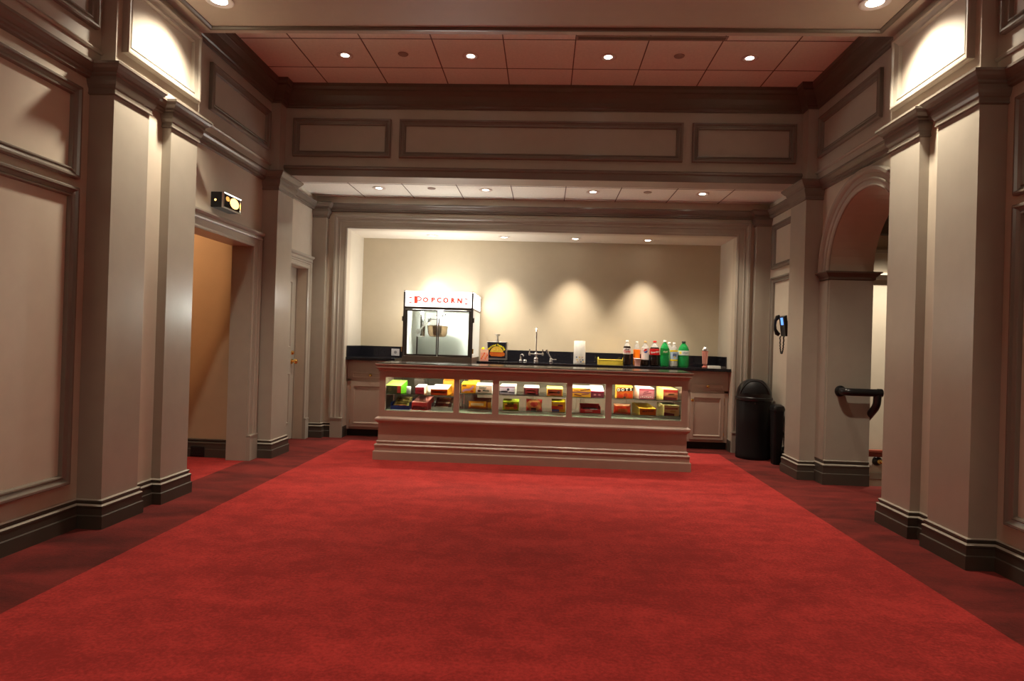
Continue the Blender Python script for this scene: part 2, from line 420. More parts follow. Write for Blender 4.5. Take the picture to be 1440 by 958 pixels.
face(-2.788, -1.718, Y2, 3.257, 3.67, pm, bm2); face(-1.622, 1.393, Y2, 3.257, 3.67, pm, bm2); face(1.492, 2.56, Y2, 3.257, 3.67, pm, bm2)
MB().sweep([(2.63, Y2, 0), (-2.88, Y2, 0)], UP, [(0, 3.05), (.016, 3.05), (.016, 3.118), (.03, 3.126), (.03, 3.145), (.018, 3.158), (0, 3.16)]).build('fascia', M['trimshade'], bm2)
wall_panel(wl, FL, 5.36, 6.53, 3.257, 3.67, 'L'); wall_panel(wr, FR, 5.36, 6.53, 3.257, 3.67, 'R')
wall_panel(wl, FL, 2.7, 3.97, 3.257, 3.67, 'L'); wall_panel(wr, FR, 2.7, 3.97, 3.257, 3.67, 'R')
wall_panel(wl, FL, 0.9, 2.55, 3.257, 3.67, 'L'); wall_panel(wr, FR, 0.9, 2.55, 3.257, 3.67, 'R')
crown = [(0, 3.785), (.018, 3.785), (.026, 3.80), (.026, 3.815), (.036, 3.825), (.044, 3.86), (.064, 3.905), (.092, 3.94), (.10, 3.945), (.10, 3.96), (.115, 3.985), (.115, ZM), (0, ZM)]
mid = [(FR, Y2), (PR, Y2), (PR, 6.61), (FR, 6.61), (FR, 5.04), (FL, 5.04), (FL, 6.61), (PL, 6.61), (PL, Y2), (FL, Y2)]
mid = [(PR, Y2), (PL, Y2), (PL, 6.61), (FL, 6.61), (FL, 5.04), (FR, 5.04), (FR, 6.61), (PR, 6.61)]
mb = MB().sweep([(x, y, 0) for x, y in mid], UP, crown, True)
struct(mb.build('trim_2', M['crown']), 'deep crown moulding with painted-in shade under the raised tiled ceiling', 'moulding')
near = [(FR, 4.03), (FL, 4.03), (FL, YN), (FR, YN)]
mb = MB().sweep([(x, y, 0) for x, y in near], UP, crown, True)
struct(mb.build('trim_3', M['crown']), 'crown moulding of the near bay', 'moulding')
MB().sweep([(FL, 6.61, 0), (FL, 5.04, 0)], UP, string).build('string_moulding', M['trim'], wl)
MB().sweep([(FL, 4.03, 0), (FL, YN, 0)], UP, string).build('string_moulding', M['trim'], wl)
MB().sweep([(FR, 5.04, 0), (FR, 6.61, 0)], UP, string).build('string_moulding', M['trim'], wr)
MB().sweep([(FR, YN, 0), (FR, 4.03, 0)], UP, string).build('string_moulding', M['trim'], wr)

# ------------------------------------------------------------------ ceilings
mb = MB().box(-3.1, 2.9, 5.0, 6.8, ZM, ZM + .1).box(-3.1, 2.9, YN, 4.05, ZM, ZM + .1)
ce = struct(mb.build('ceiling', M['tile']), 'tiled ceiling of the raised bays', 'ceiling')
mb = MB()
for k in range(-4, 5):
    x = .199 + .648 * k
    if -2.8 < x < 2.6: mb.box(x - .005, x + .005, 5.04, Y2, ZM - .003, ZM)
for y in (5.65, 6.25): mb.box(FL, FR, y - .004, y + .004, ZM - .0028, ZM)
mb.build('ceiling_grid', M['grid'], ce)
mb = MB().box(XL, XR, 7.0, YB + .02, ZF, ZF + .1)
cf = struct(mb.build('ceiling_far', M['tile']), 'low tiled ceiling in front of the concession niche', 'ceiling')
mb = MB()
for k in range(-4, 5):
    x = .2 + .648 * k
    if -2.9 < x < 2.7: mb.box(x - .005, x + .005, 7.02, YB, ZF - .003, ZF)
for y in (7.45, 8.04): mb.box(XL, XR, y - .003, y + .003, ZF - .0028, ZF)
mb.build('ceiling_grid', M['grid'], cf)
mb = MB()
mb.box(XL - .02, XL + .004, 7.01, YB, ZC, ZF); mb.box(XR - .004, XR + .02, 7.01, YB, ZC, ZF); mb.box(XL, XR, YB - .006, YB + .01, ZC, ZF)
mb.build('ceiling_riser', M['plain'], cf)

# ------------------------------------------------------------------ baseboards
bprof = [(0, .19), (.010, .19), (.016, .184), (.016, .174), (.010, .168), (.010, .160), (.020, .156), (.026, .150), (.026, .140), (.023, .134), (.023, .090), (.031, .084), (.031, 0), (0, 0)]
def base(name, path, w, label, h=1.0, part=None):
    mb = MB(); n = len(bprof)
    # upward bead faces coloured lighter: catch-light from above painted in
    mb.sweep([(x, y, 0) for x, y in path], UP, [(a, b * h) for a, b in bprof])
    for i in range(len(path) - 1):
        for k in range(n):
            mb.m[i * n + k] = 0
            if k in (0, 1, 5, 6): mb.m[i * n + k] = 1
    o = mb.build(name, [M['base'], M['trim']], w)
    if w is None: struct(o, label, 'baseboard')
    return o
bl = base('baseboard_left', [(XL, 5.06), (XL, 5.03), (PL, 5.03), (PL, 4.67), (RL, 4.67), (RL, 4.40), (PL, 4.40), (PL, 4.03), (XL, 4.03), (XL, YN)], None, 'dark brown baseboard round the left wall and pilasters')
base('baseboard', [(XL, 7.03), (XL, 7.01), (PL, 7.01), (PL, 6.61), (XL, 6.61), (XL, 6.585)], bl, '')
base('baseboard', [(-2.77, YB), (-2.87, YB), (-2.87, 8.08), (XL, 8.08)], bl, '')
br = base('baseboard_right', [(XR, YN), (XR, 4.03), (PR, 4.03), (PR, 4.44), (RR, 4.44), (RR, 4.65), (PR, 4.65), (PR, 5.03), (XR, 5.03), (XR, AC - AR)], None, 'dark brown baseboard round the right wall and pilasters')
base('baseboard', [(XR + T, AC + AR), (XR, AC + AR), (XR, 6.61)], br, '', 1.27)
base('baseboard', [(XR, 6.61), (PR, 6.61), (PR, 7.01), (XR, 7.01), (XR, 8.08), (2.62, 8.08), (2.62, YB), (2.58, YB)], br, '')

# ------------------------------------------------------------------ wall panels
wall_panel(wl, XL, 2.3, 3.93, 2.27, 2.865, 'L'); wall_panel(wl, XL, 2.3, 3.93, .305, 2.215, 'L')
wall_panel(wl, XL, 0.4, 2.15, 2.27, 2.865, 'L'); wall_panel(wl, XL, 0.4, 2.15, .305, 2.215, 'L')
wall_panel(wr, XR, 2.3, 3.93, 2.27, 2.865, 'R'); wall_panel(wr, XR, 2.3, 3.93, .305, 2.215, 'R')
wall_panel(wr, XR, 0.4, 2.15, 2.27, 2.865, 'R'); wall_panel(wr, XR, 0.4, 2.15, .305, 2.215, 'R')
wall_panel(wr, XR, 7.10, 7.97, 2.30, 2.85, 'R'); wall_panel(wr, XR, 7.10, 7.97, .31, 2.20, 'R')

# ------------------------------------------------------------------ casings
cas = [(0, 0), (0, .020), (.012, .026), (.026, .026), (.032, .018), (.085, .022), (.092, .032), (.104, .032), (.110, .024), (.130, .030), (.142, .044), (.166, .046), (.172, .036), (.172, 0)]
# niche opening: travel so that "left of travel" points away from the opening
mb = MB().sweep([(NX1, YB, .26), (NX1, YB, NZ), (NX0, YB, NZ), (NX0, YB, .26)][::-1], (0, -1, 0), cas)
tc = struct(mb.build('trim_4', M['trim']), 'stepped casing around the concession niche opening', 'moulding')
for x0, x1 in ((NX0 - .15, NX0 + .004), (NX1 - .004, NX1 + .15)):
    MB().box(x0, x1, YB - .045, YB, 0, .255).box(x0 - .004, x1 + .004, YB - .05, YB, .245, .262).build('plinth_block', M['trim'], tc)
MB().box(NX0, NX0 + .012, YB, 8.32, 0, .14).build('baseboard', M['base'], tc); MB().box(NX1 - .012, NX1, YB, 8.32, 0, .14).build('baseboard', M['base'], tc)

def door_casing(ya, yb, zt, w, hh):
    c = [(0, 0), (0, .016), (.010, .022), (.020, .022), (.026, .014), (w * .6, .018), (w * .66, .026), (w * .78, .028), (w * .84, .034), (w - .006, .034), (w, .028), (w, 0)]
    mb = MB().sweep([(XL, yb, .26), (XL, yb, zt)], (1, 0, 0), [(-a, b) for a, b in c]) if False else MB()
    mb.sweep([(XL, ya, .26), (XL, ya, zt), (XL, yb, zt), (XL, yb, .26)], (1, 0, 0), [(a, b) for a, b in c])
    # head entablature
    hp = [(0, zt + w), (.03, zt + w), (.034, zt + hh - .03), (.05, zt + hh - .016), (.058, zt + hh - .01), (.058, zt + hh), (0, zt + hh)]
    return mb, hp
for (D, w, hh, lab, nm) in ((DW, .165, .165, 'moulded casing around the left doorway', 'trim_5'), (DD, .10, .17, 'moulded casing around the small side door', 'trim_6')):
    ya, yb, zt = D[0], D[1], D[3]
    w_ = w
    c = [(0, 0), (0, .018), (.012, .024), (.022, .024), (.028, .015), (w * .58, .018), (w * .64, .027), (w * .80, .029), (w * .86, .036), (w - .006, .036), (w, .030), (w, 0)]
    path = [(XL, ya, .26), (XL, ya, zt), (XL, yb, zt), (XL, yb, .26)]
    mb = MB()
    # keep the offset pointing away from the opening
    P = path if (Vector((1, 0, 0)).cross(Vector(path[1]) - Vector(path[0]))).y < 0 else path[::-1]
    mb.sweep(P, (1, 0, 0), c)
    o = struct(mb.build(nm, M['trim']), lab, 'moulding')
    lo, hi = ya - w, yb + (w if D is DW else w)
    cap = [(0, zt + .085), (.040, zt + .085), (.044, zt + .10), (.036, zt + .104), (.036, zt + .122), (.050, zt + .130), (.060, zt + .145), (.060, zt + .16), (0, zt + .165)]
    MB().sweep([(XL, hi, 0), (XL, lo, 0)], UP, cap).build('door_head', M['trim'], o)
    for y0, y1 in ((ya - w - .004, ya + .002), (yb - .002, yb + w + .004)):
        MB().box(XL, XL + .042, y0, y1, 0, .25).box(XL, XL + .046, y0, y1, .244, .262).build('plinth_block', M['trim'], o)
# small door leaf set back in its reveal
mb = MB().box(XL - .17, XL - .128, DD[0], DD[1], .005, DD[3])
d1 = struct(mb.build('door_1', M['trim']), 'closed taupe side door set back in its reveal', 'door')
for za, zb in ((.2, .85), (1.15, 2.0)):
    MB().frame([(XL - .128, DD[0] + .14, za), (XL - .128, DD[1] - .14, za), (XL - .128, DD[1] - .14, zb), (XL - .128, DD[0] + .14, zb)], (1, 0, 0), [(0, 0), (0, .01), (.02, .012), (.03, 0)]).build('door_panel', M['trim'], d1)
yk = DD[1] - .085
kn = MB().lathe([(.0, .075), (.02, .074), (.031, .062), (.033, .048), (.026, .034), (.012, .026), (.011, .008), (.033, .007), (.035, 0)], (XL - .128, yk, .985), 20, 'X')
kn.build('door_knob', M['brass'], d1, True)['label'] = 'polished brass door knob'
MB().lathe([(.0, .026), (.018, .025), (.024, .018), (.027, .006), (.028, 0)], (XL - .128, yk, 1.095), 20, 'X').build('deadbolt', M['brass'], d1, True)['label'] = 'round brass deadbolt'
MB().box(XL - .2, XL - .128, DD[0] - .01, DD[0], 0, DD[3]).box(XL - .128, XL - .116, DD[1] - .012, DD[1], 0, DD[3]).build('door_stop', M['trim'], d1)

# ------------------------------------------------------------------ corridor behind the left doorway
mb = MB().box(-5.6, XL - .21, 6.53, 6.63, 0, 2.9)
mb.box(-5.7, -5.6, 4.4, 6.63, 0, 2.9).box(-5.6, XL - .21, 4.4, 4.5, 0, 2.9).box(-5.7, XL - .21, 4.4, 6.63, 2.75, 2.9)
MB().box(XL - .209, XL, DW[1] - .006, DW[1], 0, DW[3]).box(XL - .209, XL, DW[0], DW[0] + .006, 0, DW[3]).build('door_jamb', M['trim'], wl)
MB().box(XR + .001, XR + T, AC + AR - .006, AC + AR, 0, 2.02).build('arch_jamb', M['trim'], wr)
wc = struct(mb.build('wall_corridor', M['orange']), 'corridor wall seen through the left doorway', 'wall')
MB().sweep([(XL - .21, 6.53, 0), (-5.6, 6.53, 0)], UP, bprof).build('baseboard', M['base'], wc)
vg = thing('floor_vent', 'black slotted vent in the corridor baseboard', 'vent', (-3.61, 6.498, .012))
mb = MB().box(-.075, .075, -.006, .0, 0, .10); mb.build('vent_frame', M['black'], vg)
mb = MB()
for k in range(5): mb.box(-.066, .066, -.012, -.0065, .012 + k * .017, .019 + k * .017)
mb.build('vent_louver', M['kick'], vg)

# ------------------------------------------------------------------ arch trim
def arc_pts(r, x, n=36): return [(x, AC + r * math.cos(PI * i / n), AZ + r * math.sin(PI * i / n)) for i in range(n + 1)]
aprof = [(0, 0), (0, .014), (.012, .022), (.022, .016), (.055, .018), (.062, .028), (.072, .028), (.078, .020), (.115, .022), (.124, .036), (.140, .050), (.165, .052), (.172, .040), (.172, 0)]
P = arc_pts(AR, XR)
d0 = Vector(P[1]) - Vector(P[0]); left = Vector((-1, 0, 0)).cross(d0)
if left.dot(Vector((0, 1, 0))) < 0: P = P[::-1]
ta = struct(MB().sweep(P, (-1, 0, 0), aprof).build('trim_7', M['trim']), 'rounded archivolt moulding over the right archway', 'moulding')
imp = [(0, 2.105), (.036, 2.105), (.036, 2.092), (.028, 2.085), (.018, 2.062), (.010, 2.050), (.010, 2.03), (.004, 2.022), (0, 2.02)]
MB().sweep([(XR + T, 6.60, 0), (XR + T, AC + AR, 0), (XR, AC + AR, 0), (XR, 6.61, 0)], UP, [(a * 1.7, b) for a, b in imp]).build('impost', M['crown'], ta)
MB().sweep([(XR, 5.03, 0), (XR, AC - AR, 0), (XR + T, AC - AR, 0)], UP, [(a * 1.25, b) for a, b in imp]).build('impost', M['crown'], ta)
MB().box(XR - .018, XR, AC + AR + .002, 6.608, .24, 2.02).build('arch_pier_face', M['trim'], ta)

# ------------------------------------------------------------------ stair hall beyond the arch
mb = MB().box(XR + .25, 5.3, 8.0, 8.1, -1.3, 3.6)
mb.box(5.2, 5.3, 4.1, 8.0, -1.3, 3.6).box(XR + T, 5.3, 4.1, 4.2, -1.3, 3.6).box(XR + T - .05, 5.3, 4.1, 8.1, 3.55, 3.65)
mb.box(XR + .25, XR + T, 6.62, 8.0, -1.3, 3.6)
wh = struct(mb.build('wall_hall', M['wall']), 'stair hall wall seen through the right archway', 'wall')
MB().sweep([(5.2, 8.0, 0), (3.22, 8.0, 0)], UP, [(0, 3.05), (.10, 3.05), (.10, 3.0), (.06, 2.95), (.03, 2.86), (.02, 2.78), (0, 2.76)]).build('cornice', M['crown'], wh)
MB().sweep([(5.2, 8.0, 0), (3.22, 8.0, 0)], UP, [(0, 2.62), (.02, 2.62), (.03, 2.58), (.02, 2.54), (0, 2.54)]).build('band_moulding', M['trim'], wh)
MB().sweep([(5.2, 8.0, 0), (3.22, 8.0, 0)], UP, [(0, 2.30), (.03, 2.30), (.05, 2.27), (.03, 2.22), (0, 2.21)]).build('chair_rail', M['trim'], wh)
MB().sweep([(5.2, 8.0, 0), (3.22, 8.0, 0)], UP, [(0, -.15), (.02, -.155), (.02, -.23), (0, -.24)]).build('band_moulding', M['trim'], wh)

# ------------------------------------------------------------------ handrails
hr = thing('handrail', 'black tubular handrail fixed to the archway jamb by a round flange', 'handrail', (2.93, 6.413, .925))
def bend(pts, k=6, r=.07):
    out = [Vector(pts[0])]
    for a, b, c in zip(pts, pts[1:], pts[2:]):
        a, b, c = Vector(a), Vector(b), Vector(c)
        p0 = b + (a - b).normalized() * min(r, (a - b).length * .45); p1 = b + (c - b).normalized() * min(r, (c - b).length * .45)
        for i in range(k + 1):
            t = i / k; out.append(p0 * (1 - t) ** 2 + b * 2 * t * (1 - t) + p1 * t * t)
    return out + [Vector(pts[-1])]
MB().lathe([(0, .024), (.03, .023), (.052, .014), (.056, 0)], (0, -.001, 0), 24, 'Y').build('wall_flange', M['black'], hr, True)
MB().tube(bend([(0, -.02, 0), (0, -.12, 0), (.335, -.12, 0)]), .037, 16).build('rail', M['black'], hr, True)
MB().lathe([(0, .34), (.04, .338), (.041, .30), (.037, .298)], (0, -.12, 0), 20, 'X').build('end_cap', M['black'], hr, True)
MB().tube(bend([(.30, -.12, -.02), (.30, -.11, -.13), (.30, .16, -.33), (.30, .62, -.64)]), .036, 16).build('sloping_rail', M['black'], hr, True)
wrl = thing('stair_rail', 'dark red wooden rail along the far stair hall wall', 'handrail', (4.12, 7.94, .09))
MB().box(-.75, .75, -.03, .03, .012, .045).box(-.75, .75, -.022, .022, -.04, .012).build('rail', [M['wood']], wrl, bevel=.006)
MB().lathe([(0, .05), (.03, .045), (.055, .02), (.06, 0)], (0, .058, -.10), 20, 'Y').build('wall_bracket', M['black'], wrl, True)
MB().lathe([(0, .035), (.018, .03), (.028, .015), (.028, 0), (.012, -.02), (.01, -.06)], (0, -.005, -.10), 16, 'Y').build('brass_ball', M['brass'], wrl, True)

# ------------------------------------------------------------------ recessed lights, sprinklers, vent
LAMPS = []
def downlight_proto():
    r = thing('ceiling_light', '', 'ceiling light', (0, 0, 0))
    MB().lathe([(.052, -.001), (.078, -.002), (.08, -.007), (.06, -.009), (.052, -.004)], (0, 0, 0), 28).build('trim_ring', M['trimring'], r, True)
    MB().lathe([(0, -.0045), (.030, -.0045), (.052, -.003)], (0, 0, 0), 24).build('lens', M['lamp'], r, True)
    return r
proto = downlight_proto(); first = True
def dl(x, y, z, label, group):
    global first
    if first: proto.location = (x, y, z); proto['label'] = label; proto['group'] = group; first = False
    else: copy_tree(proto, (x, y, z), label, group)
od = ['leftmost', 'second from the left', 'third from the left', 'rightmost']
for i, x in enumerate((-1.994, -.78, .52, 1.828)): dl(x, 5.98, ZM, od[i] + ' round downlight in the raised tiled ceiling above the crossbeam', 'downlights in the raised tiled ceiling')
for i, x in enumerate((-2.077, -.766, .532, 1.831)): dl(x, 7.65, ZF, od[i] + ' round downlight in the low tiled ceiling before the niche', 'downlights in the low tiled ceiling')
for i, x in enumerate((-1.571, -.586, .376, 1.346)): dl(x, 8.57, NZ, od[i] + ' small downlight inside the concession niche ceiling', 'downlights in the niche ceiling')
for x, s in ((-2.47, 'left'), (2.24, 'right')):
    r = thing('soffit_light', 'bright downlight at the %s end of the beam soffit' % s, 'ceiling light', (x, 4.545, ZS), 0, 'downlights in the beam soffit')
    MB().lathe([(.075, -.001), (.10, -.002), (.102, -.008), (.085, -.010), (.075, -.004)], (0, 0, 0), 28).build('trim_ring', M['white'], r, True)
    MB().lathe([(0, -.0045), (.05, -.0045), (.075, -.003)], (0, 0, 0), 24).build('lens', M['lamp'], r, True)
spr = None
for x, y, z, lab in ((-1.423, 5.95, ZM, 'left sprinkler cover in the raised tiled ceiling'), (1.174, 5.95, ZM, 'right sprinkler cover in the raised tiled ceiling'),
                     (-1.423, 7.62, ZF, 'left sprinkler cover in the low tiled ceiling'), (1.178, 7.62, ZF, 'right sprinkler cover in the low tiled ceiling')):
    if spr is None:
        spr = MB().lathe([(0, -.012), (.03, -.012), (.045, -.008), (.05, -.001)], (0, 0, 0), 20).build('sprinkler', M['spr'], None, True)
        o = spr
    else:
        o = spr.copy(); COL.objects.link(o)
    o.location = (x, y, z); tag(o, lab, 'sprinkler', 'ceiling sprinkler covers')
cv = thing('ceiling_vent', 'long grey slot vent at the front of the raised tiled ceiling', 'vent', (.86, 5.60, ZM))
MB().box(-.66, .66, -.035, .035, -.008, -.001).build('vent_frame', M['spr'], cv)
MB().box(-.64, .64, -.02, -.004, -.011, -.0085).box(-.64, .64, .004, .02, -.011, -.0085).build('vent_slot', M['grid'], cv)

# ------------------------------------------------------------------ emergency light above the doorway
el = thing('emergency_light', 'chrome framed emergency light glowing amber above the left doorway', 'emergency light', (XL + .001, 5.735, 2.52))
MB().box(0, .105, -.165, .165, -.07, .07).build('housing', M['black'], el, bevel=.006)
MB().frame([(.106, -.168, -.073), (.106, .168, -.073), (.106, .168, .073), (.106, -.168, .073)], (1, 0, 0), [(0, 0), (0, .016), (.006, .02), (.014, .016), (.016, 0)]).build('chrome_frame', M['chrome'], el)
fm = mat('dark_mirror_lens', (.02, .017, .014, 1), .05, 0.6)
MB().box(.1055, .112, -.15, .15, -.056, .056).build('face_panel', fm, el)
ov = [( .1135, .052 + .085 * math.cos(t) , .004 + .048 * math.sin(t)) for t in [2 * PI * i / 20 for i in range(20)]]
MB().poly(ov).build('glowing_lens', M['amber'], el)
ov2 = [(.1132, -.075 + .035 * math.cos(t), .022 + .022 * math.sin(t)) for t in [2 * PI * i / 16 for i in range(16)]]
MB().poly(ov2).build('dim_lens', M['amberdim'], el)
MB().lathe([(0, .004), (.008, .003), (.010, 0)], (.045, -.1655, -.005), 14, 'Y').build('indicator_lamp', M['amber'], el)

# ------------------------------------------------------------------ wall phone
ph = thing('wall_phone', 'black wall telephone with blue screen and hanging cord beside the pilaster', 'telephone', (XR, 7.36, 1.59))
MB().box(-.055, -.001, -.075, .06, -.11, .06).build('wall_mount', M['black'], ph, bevel=.006)
pb = MB().prism([(-.058, -.10, -.12), (-.095, -.10, -.12), (-.125, -.10, .10), (-.085, -.10, .12)], (0, .15, 0)); pb.build('phone_body', M['black'], ph, bevel=.008)
def onface(y0, y1, t0, t1, lift):
    a = Vector((-.095, 0, -.12)); b = Vector((-.125, 0, .10)); d = b - a; nn = Vector((-d.z, 0, d.x)).normalized() * lift
    if nn.x > 0: nn = -nn
    return [tuple(a + d * t + nn + Vector((0, y, 0))) for t, y in ((t0, y0), (t0, y1), (t1, y1), (t1, y0))]
MB().poly(onface(-.075, -.005, .58, .95, .0015)).build('screen', M['lcd'], ph)
mb = MB()
for r in range(4):
    for c in range(3): mb.poly(onface(-.08 + c * .026, -.062 + c * .026, .08 + r * .1, .15 + r * .1, .002))
mb.build('keypad', C(60, 60, 64), ph)
MB().tube([(-.10, .085, -.10), (-.125, .088, -.085), (-.145, .09, -.04), (-.15, .09, .01), (-.145, .09, .06), (-.125, .088, .10), (-.10, .085, .11)], [.022, .026, .017, .015, .017, .026, .022], 12).build('handset', M['black'], ph, True)
cp = []
for i in range(40):
    t = i / 39; u = t * PI
    cp.append((-.09 + .004 * math.cos(i * 2.4), .025 + .055 * math.cos(u) + .004 * math.sin(i * 2.4), -.115 - .20 * math.sin(u) ** .8))
MB().tube(cp, .0075, 8).build('coiled_cord', M['black'], ph, True)
MB().tube([(-.012, -.03, -.11), (-.006, -.03, -.25), (-.006, -.032, -.36)], .003, 6).build('line_cord', C(120, 100, 84), ph)

# ------------------------------------------------------------------ rubbish bin and slim bin
bn = thing('trash_can', 'black round waste bin with domed swing-door lid beside the niche', 'bin', (2.555, 7.815, 0), math.radians(-14))
MB().lathe([(0, 0), (.192, 0), (.197, .012), (.197, .05), (.194, .07), (.198, .40), (.202, .69), (.198, .70), (0, .70)], (0, 0, 0), 48).build('body', M['satin'], bn, True)
MB().lathe([(.198, .695), (.212, .70), (.216, .715), (.214, .735), (.206, .742), (.198, .74)], (0, 0, 0), 48).build('rim', M['black'], bn, True)
dome = [(.203, .738)] + [(.203 * math.cos(t) ** .8, .755 + .20 * math.sin(t)) for t in [PI / 2 * i / 14 for i in range(15)]]
dome[-1] = (0, .955)
MB().lathe(dome, (0, 0, 0), 48).build('dome_lid', M['black'], bn, True)
fl_ = [(.203 * math.cos(t) ** .8 + .006, .765 + .20 * math.sin(t)) for t in [PI / 2 * i / 14 for i in range(1, 11)]]
MB().lathe(fl_, (0, 0, 0), 20, 'Z', None, -PI / 2 - .85, -PI / 2 + .85).build('swing_door', M['satin'], bn, True)
edge = []
for a in [-.88 + 1.76 * i / 20 for i in range(21)]:
    k = 1 - abs(a / .88) ** 3
    t = .06 + (1.02 - .06) * k
    r = .203 * math.cos(t) ** .8 + .010; z = .765 + .20 * math.sin(t)
    edge.append((r * math.cos(-PI / 2 + a), r * math.sin(-PI / 2 + a), z))
MB().tube(edge, .006, 8).build('door_surround', M['black'], bn, True)
MB().lathe([(0, .006), (.008, .005), (.01, 0)], (0, -.203, .672), 12, 'Y').build('lock', M['gunmetal'], bn, True)
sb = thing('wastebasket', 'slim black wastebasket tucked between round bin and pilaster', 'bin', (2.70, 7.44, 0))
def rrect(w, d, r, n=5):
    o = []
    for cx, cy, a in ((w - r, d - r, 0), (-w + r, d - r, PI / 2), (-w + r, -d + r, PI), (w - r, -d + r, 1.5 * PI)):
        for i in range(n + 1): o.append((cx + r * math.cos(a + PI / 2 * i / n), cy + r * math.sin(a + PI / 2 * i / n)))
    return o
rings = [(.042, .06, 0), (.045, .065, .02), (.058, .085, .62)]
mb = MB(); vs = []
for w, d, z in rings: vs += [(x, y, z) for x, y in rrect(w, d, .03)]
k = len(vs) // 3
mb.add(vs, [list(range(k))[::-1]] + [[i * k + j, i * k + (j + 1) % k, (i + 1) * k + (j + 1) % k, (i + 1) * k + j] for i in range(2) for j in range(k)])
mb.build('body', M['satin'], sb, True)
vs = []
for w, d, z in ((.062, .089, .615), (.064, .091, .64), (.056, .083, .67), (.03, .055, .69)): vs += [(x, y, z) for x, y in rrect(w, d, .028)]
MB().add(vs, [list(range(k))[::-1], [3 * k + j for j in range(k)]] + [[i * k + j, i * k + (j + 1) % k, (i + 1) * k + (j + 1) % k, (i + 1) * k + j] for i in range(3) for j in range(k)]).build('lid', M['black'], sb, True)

# ------------------------------------------------------------------ display counter
def off(mb, loc):
    mb.v = [(x - loc[0], y - loc[1], z - loc[2]) for x, y, z in mb.v]; return mb
CL = (-.1175, 7.075, 0)
dc = thing('display_counter', 'long taupe concession counter with glass-fronted candy display', 'counter', CL)
CX0, CX1, CY0, CY1 = -1.77, 1.535, 6.79, 7.36
def ring(x0, x1, y0, y1): return [(x1, y0, 0), (x0, y0, 0), (x0, y1, 0), (x1, y1, 0)]
R4 = ring(CX0, CX1, CY0, CY1)
mb = MB().sweep(R4, UP, [(0, .205), (.008, .205), (.016, .197), (.016, .186), (.010, .180), (.010, .172), (.026, .168), (.033, .160), (.033, .150), (.028, .143), (.028, .098), (.040, .092), (.043, .085), (.043, 0), (0, 0)], True)
off(mb, CL).build('plinth', M['counter'], dc)
off(MB().box(CX0, CX1, CY0, CY1, .02, .50), CL).build('body', M['counter'], dc)
mb = MB().sweep(R4, UP, [(0, .462), (.008, .462), (.026, .452), (.034, .442), (.034, .424), (.026, .416), (.014, .404), (.006, .396), (0, .392)], True)
off(mb, CL).build('ledge_moulding', M['counter'], dc)
off(MB().box(CX0, CX1, CY0, CY0 + .04, .50, .528), CL).build('bottom_rail', M['counter'], dc)
off(MB().box(CX0, CX1, CY0, CY0 + .04, .892, .96), CL).build('top_rail', M['counter'], dc)
WIN = [(-1.705, -.958), (-.897, -.539), (-.471, .256), (.316, .669), (.736, 1.470)]
edges = [CX0] + [v for w in WIN for v in w] + [CX1]
for a, b in zip(edges[0::2], edges[1::2]):
    off(MB().box(a, b, CY0, CY0 + .04, .528, .892), CL).build('mullion', M['counter'], dc)
for a, b in WIN:
    off(MB().box(a, b, CY0 + .012, CY0 + .018, .528, .892), CL).build('glass_pane', M['glass'], dc)
off(MB().box(CX0, CX0 + .02, CY0 + .04, CY1, .50, .96), CL).build('end_panel', M['counter'], dc)
off(MB().box(CX1 - .02, CX1, CY0 + .04, CY1, .50, .96), CL).build('end_panel', M['counter'], dc)
off(MB().box(CX0 + .02, CX1 - .02, CY0 + .04, CY1 - .02, .515, .530), CL).build('case_floor', mat('case_floor_laminate', (.50, .46, .38, 1), .25), dc)
for a, b in ((CX0 + .03, -.93), (-.93, .29), (.29, CX1 - .03)):
    off(MB().box(a, b, CY1 - .02, CY1 - .012, .53, .95), CL).build('sliding_door', M['glass'], dc)
off(MB().box(CX0 + .02, CX1 - .02, CY1 - .03, CY1, .945, .96).box(CX0 + .02, CX1 - .02, CY1 - .03, CY1, .50, .53), CL).build('door_track', M['gunmetal'], dc)
def shelf(x0, x1, z):
    o = off(MB().box(x0, x1, 6.862, 7.30, z - .008, z, 0, [0, 0, 1, 0, 0, 0]), CL).build('glass_shelf', [M['gshelf'], M['gedge']], dc)
shelf(-1.74, -.93, .705); shelf(-.925, 1.505, .738); shelf(-.925, 1.505, .568)
for x in (-1.72, -.945, -.91, .286, 1.49):
    off(MB().box(x - .006, x + .006, 7.302, 7.318, .53, .93), CL).build('shelf_standard', M['chrome'], dc)
mb = MB().tube([(-1.66, 6.905, .936), (1.43, 6.905, .936)], .011, 10); off(mb, CL).build('light_tube', M['tube'], dc)
mb = MB().sweep(R4, UP, [(0, .955), (.008, .955), (.012, .965), (.012, .975), (.030, .984), (.036, .992), (.036, 1.004), (.028, 1.010), (.028, 1.018), (.040, 1.022), (.043, 1.030), (.040, 1.038), (0, 1.038)], True)
off(mb, CL).build('top_moulding', M['counter'], dc)
off(MB().box(CX0 - .036, CX1 + .036, CY0 - .036, CY1 + .036, 1.0385, 1.046), CL).build('countertop', mat('counter_granite', (.03, .026, .024, 1), .17, noise=.4, scale=140), dc)

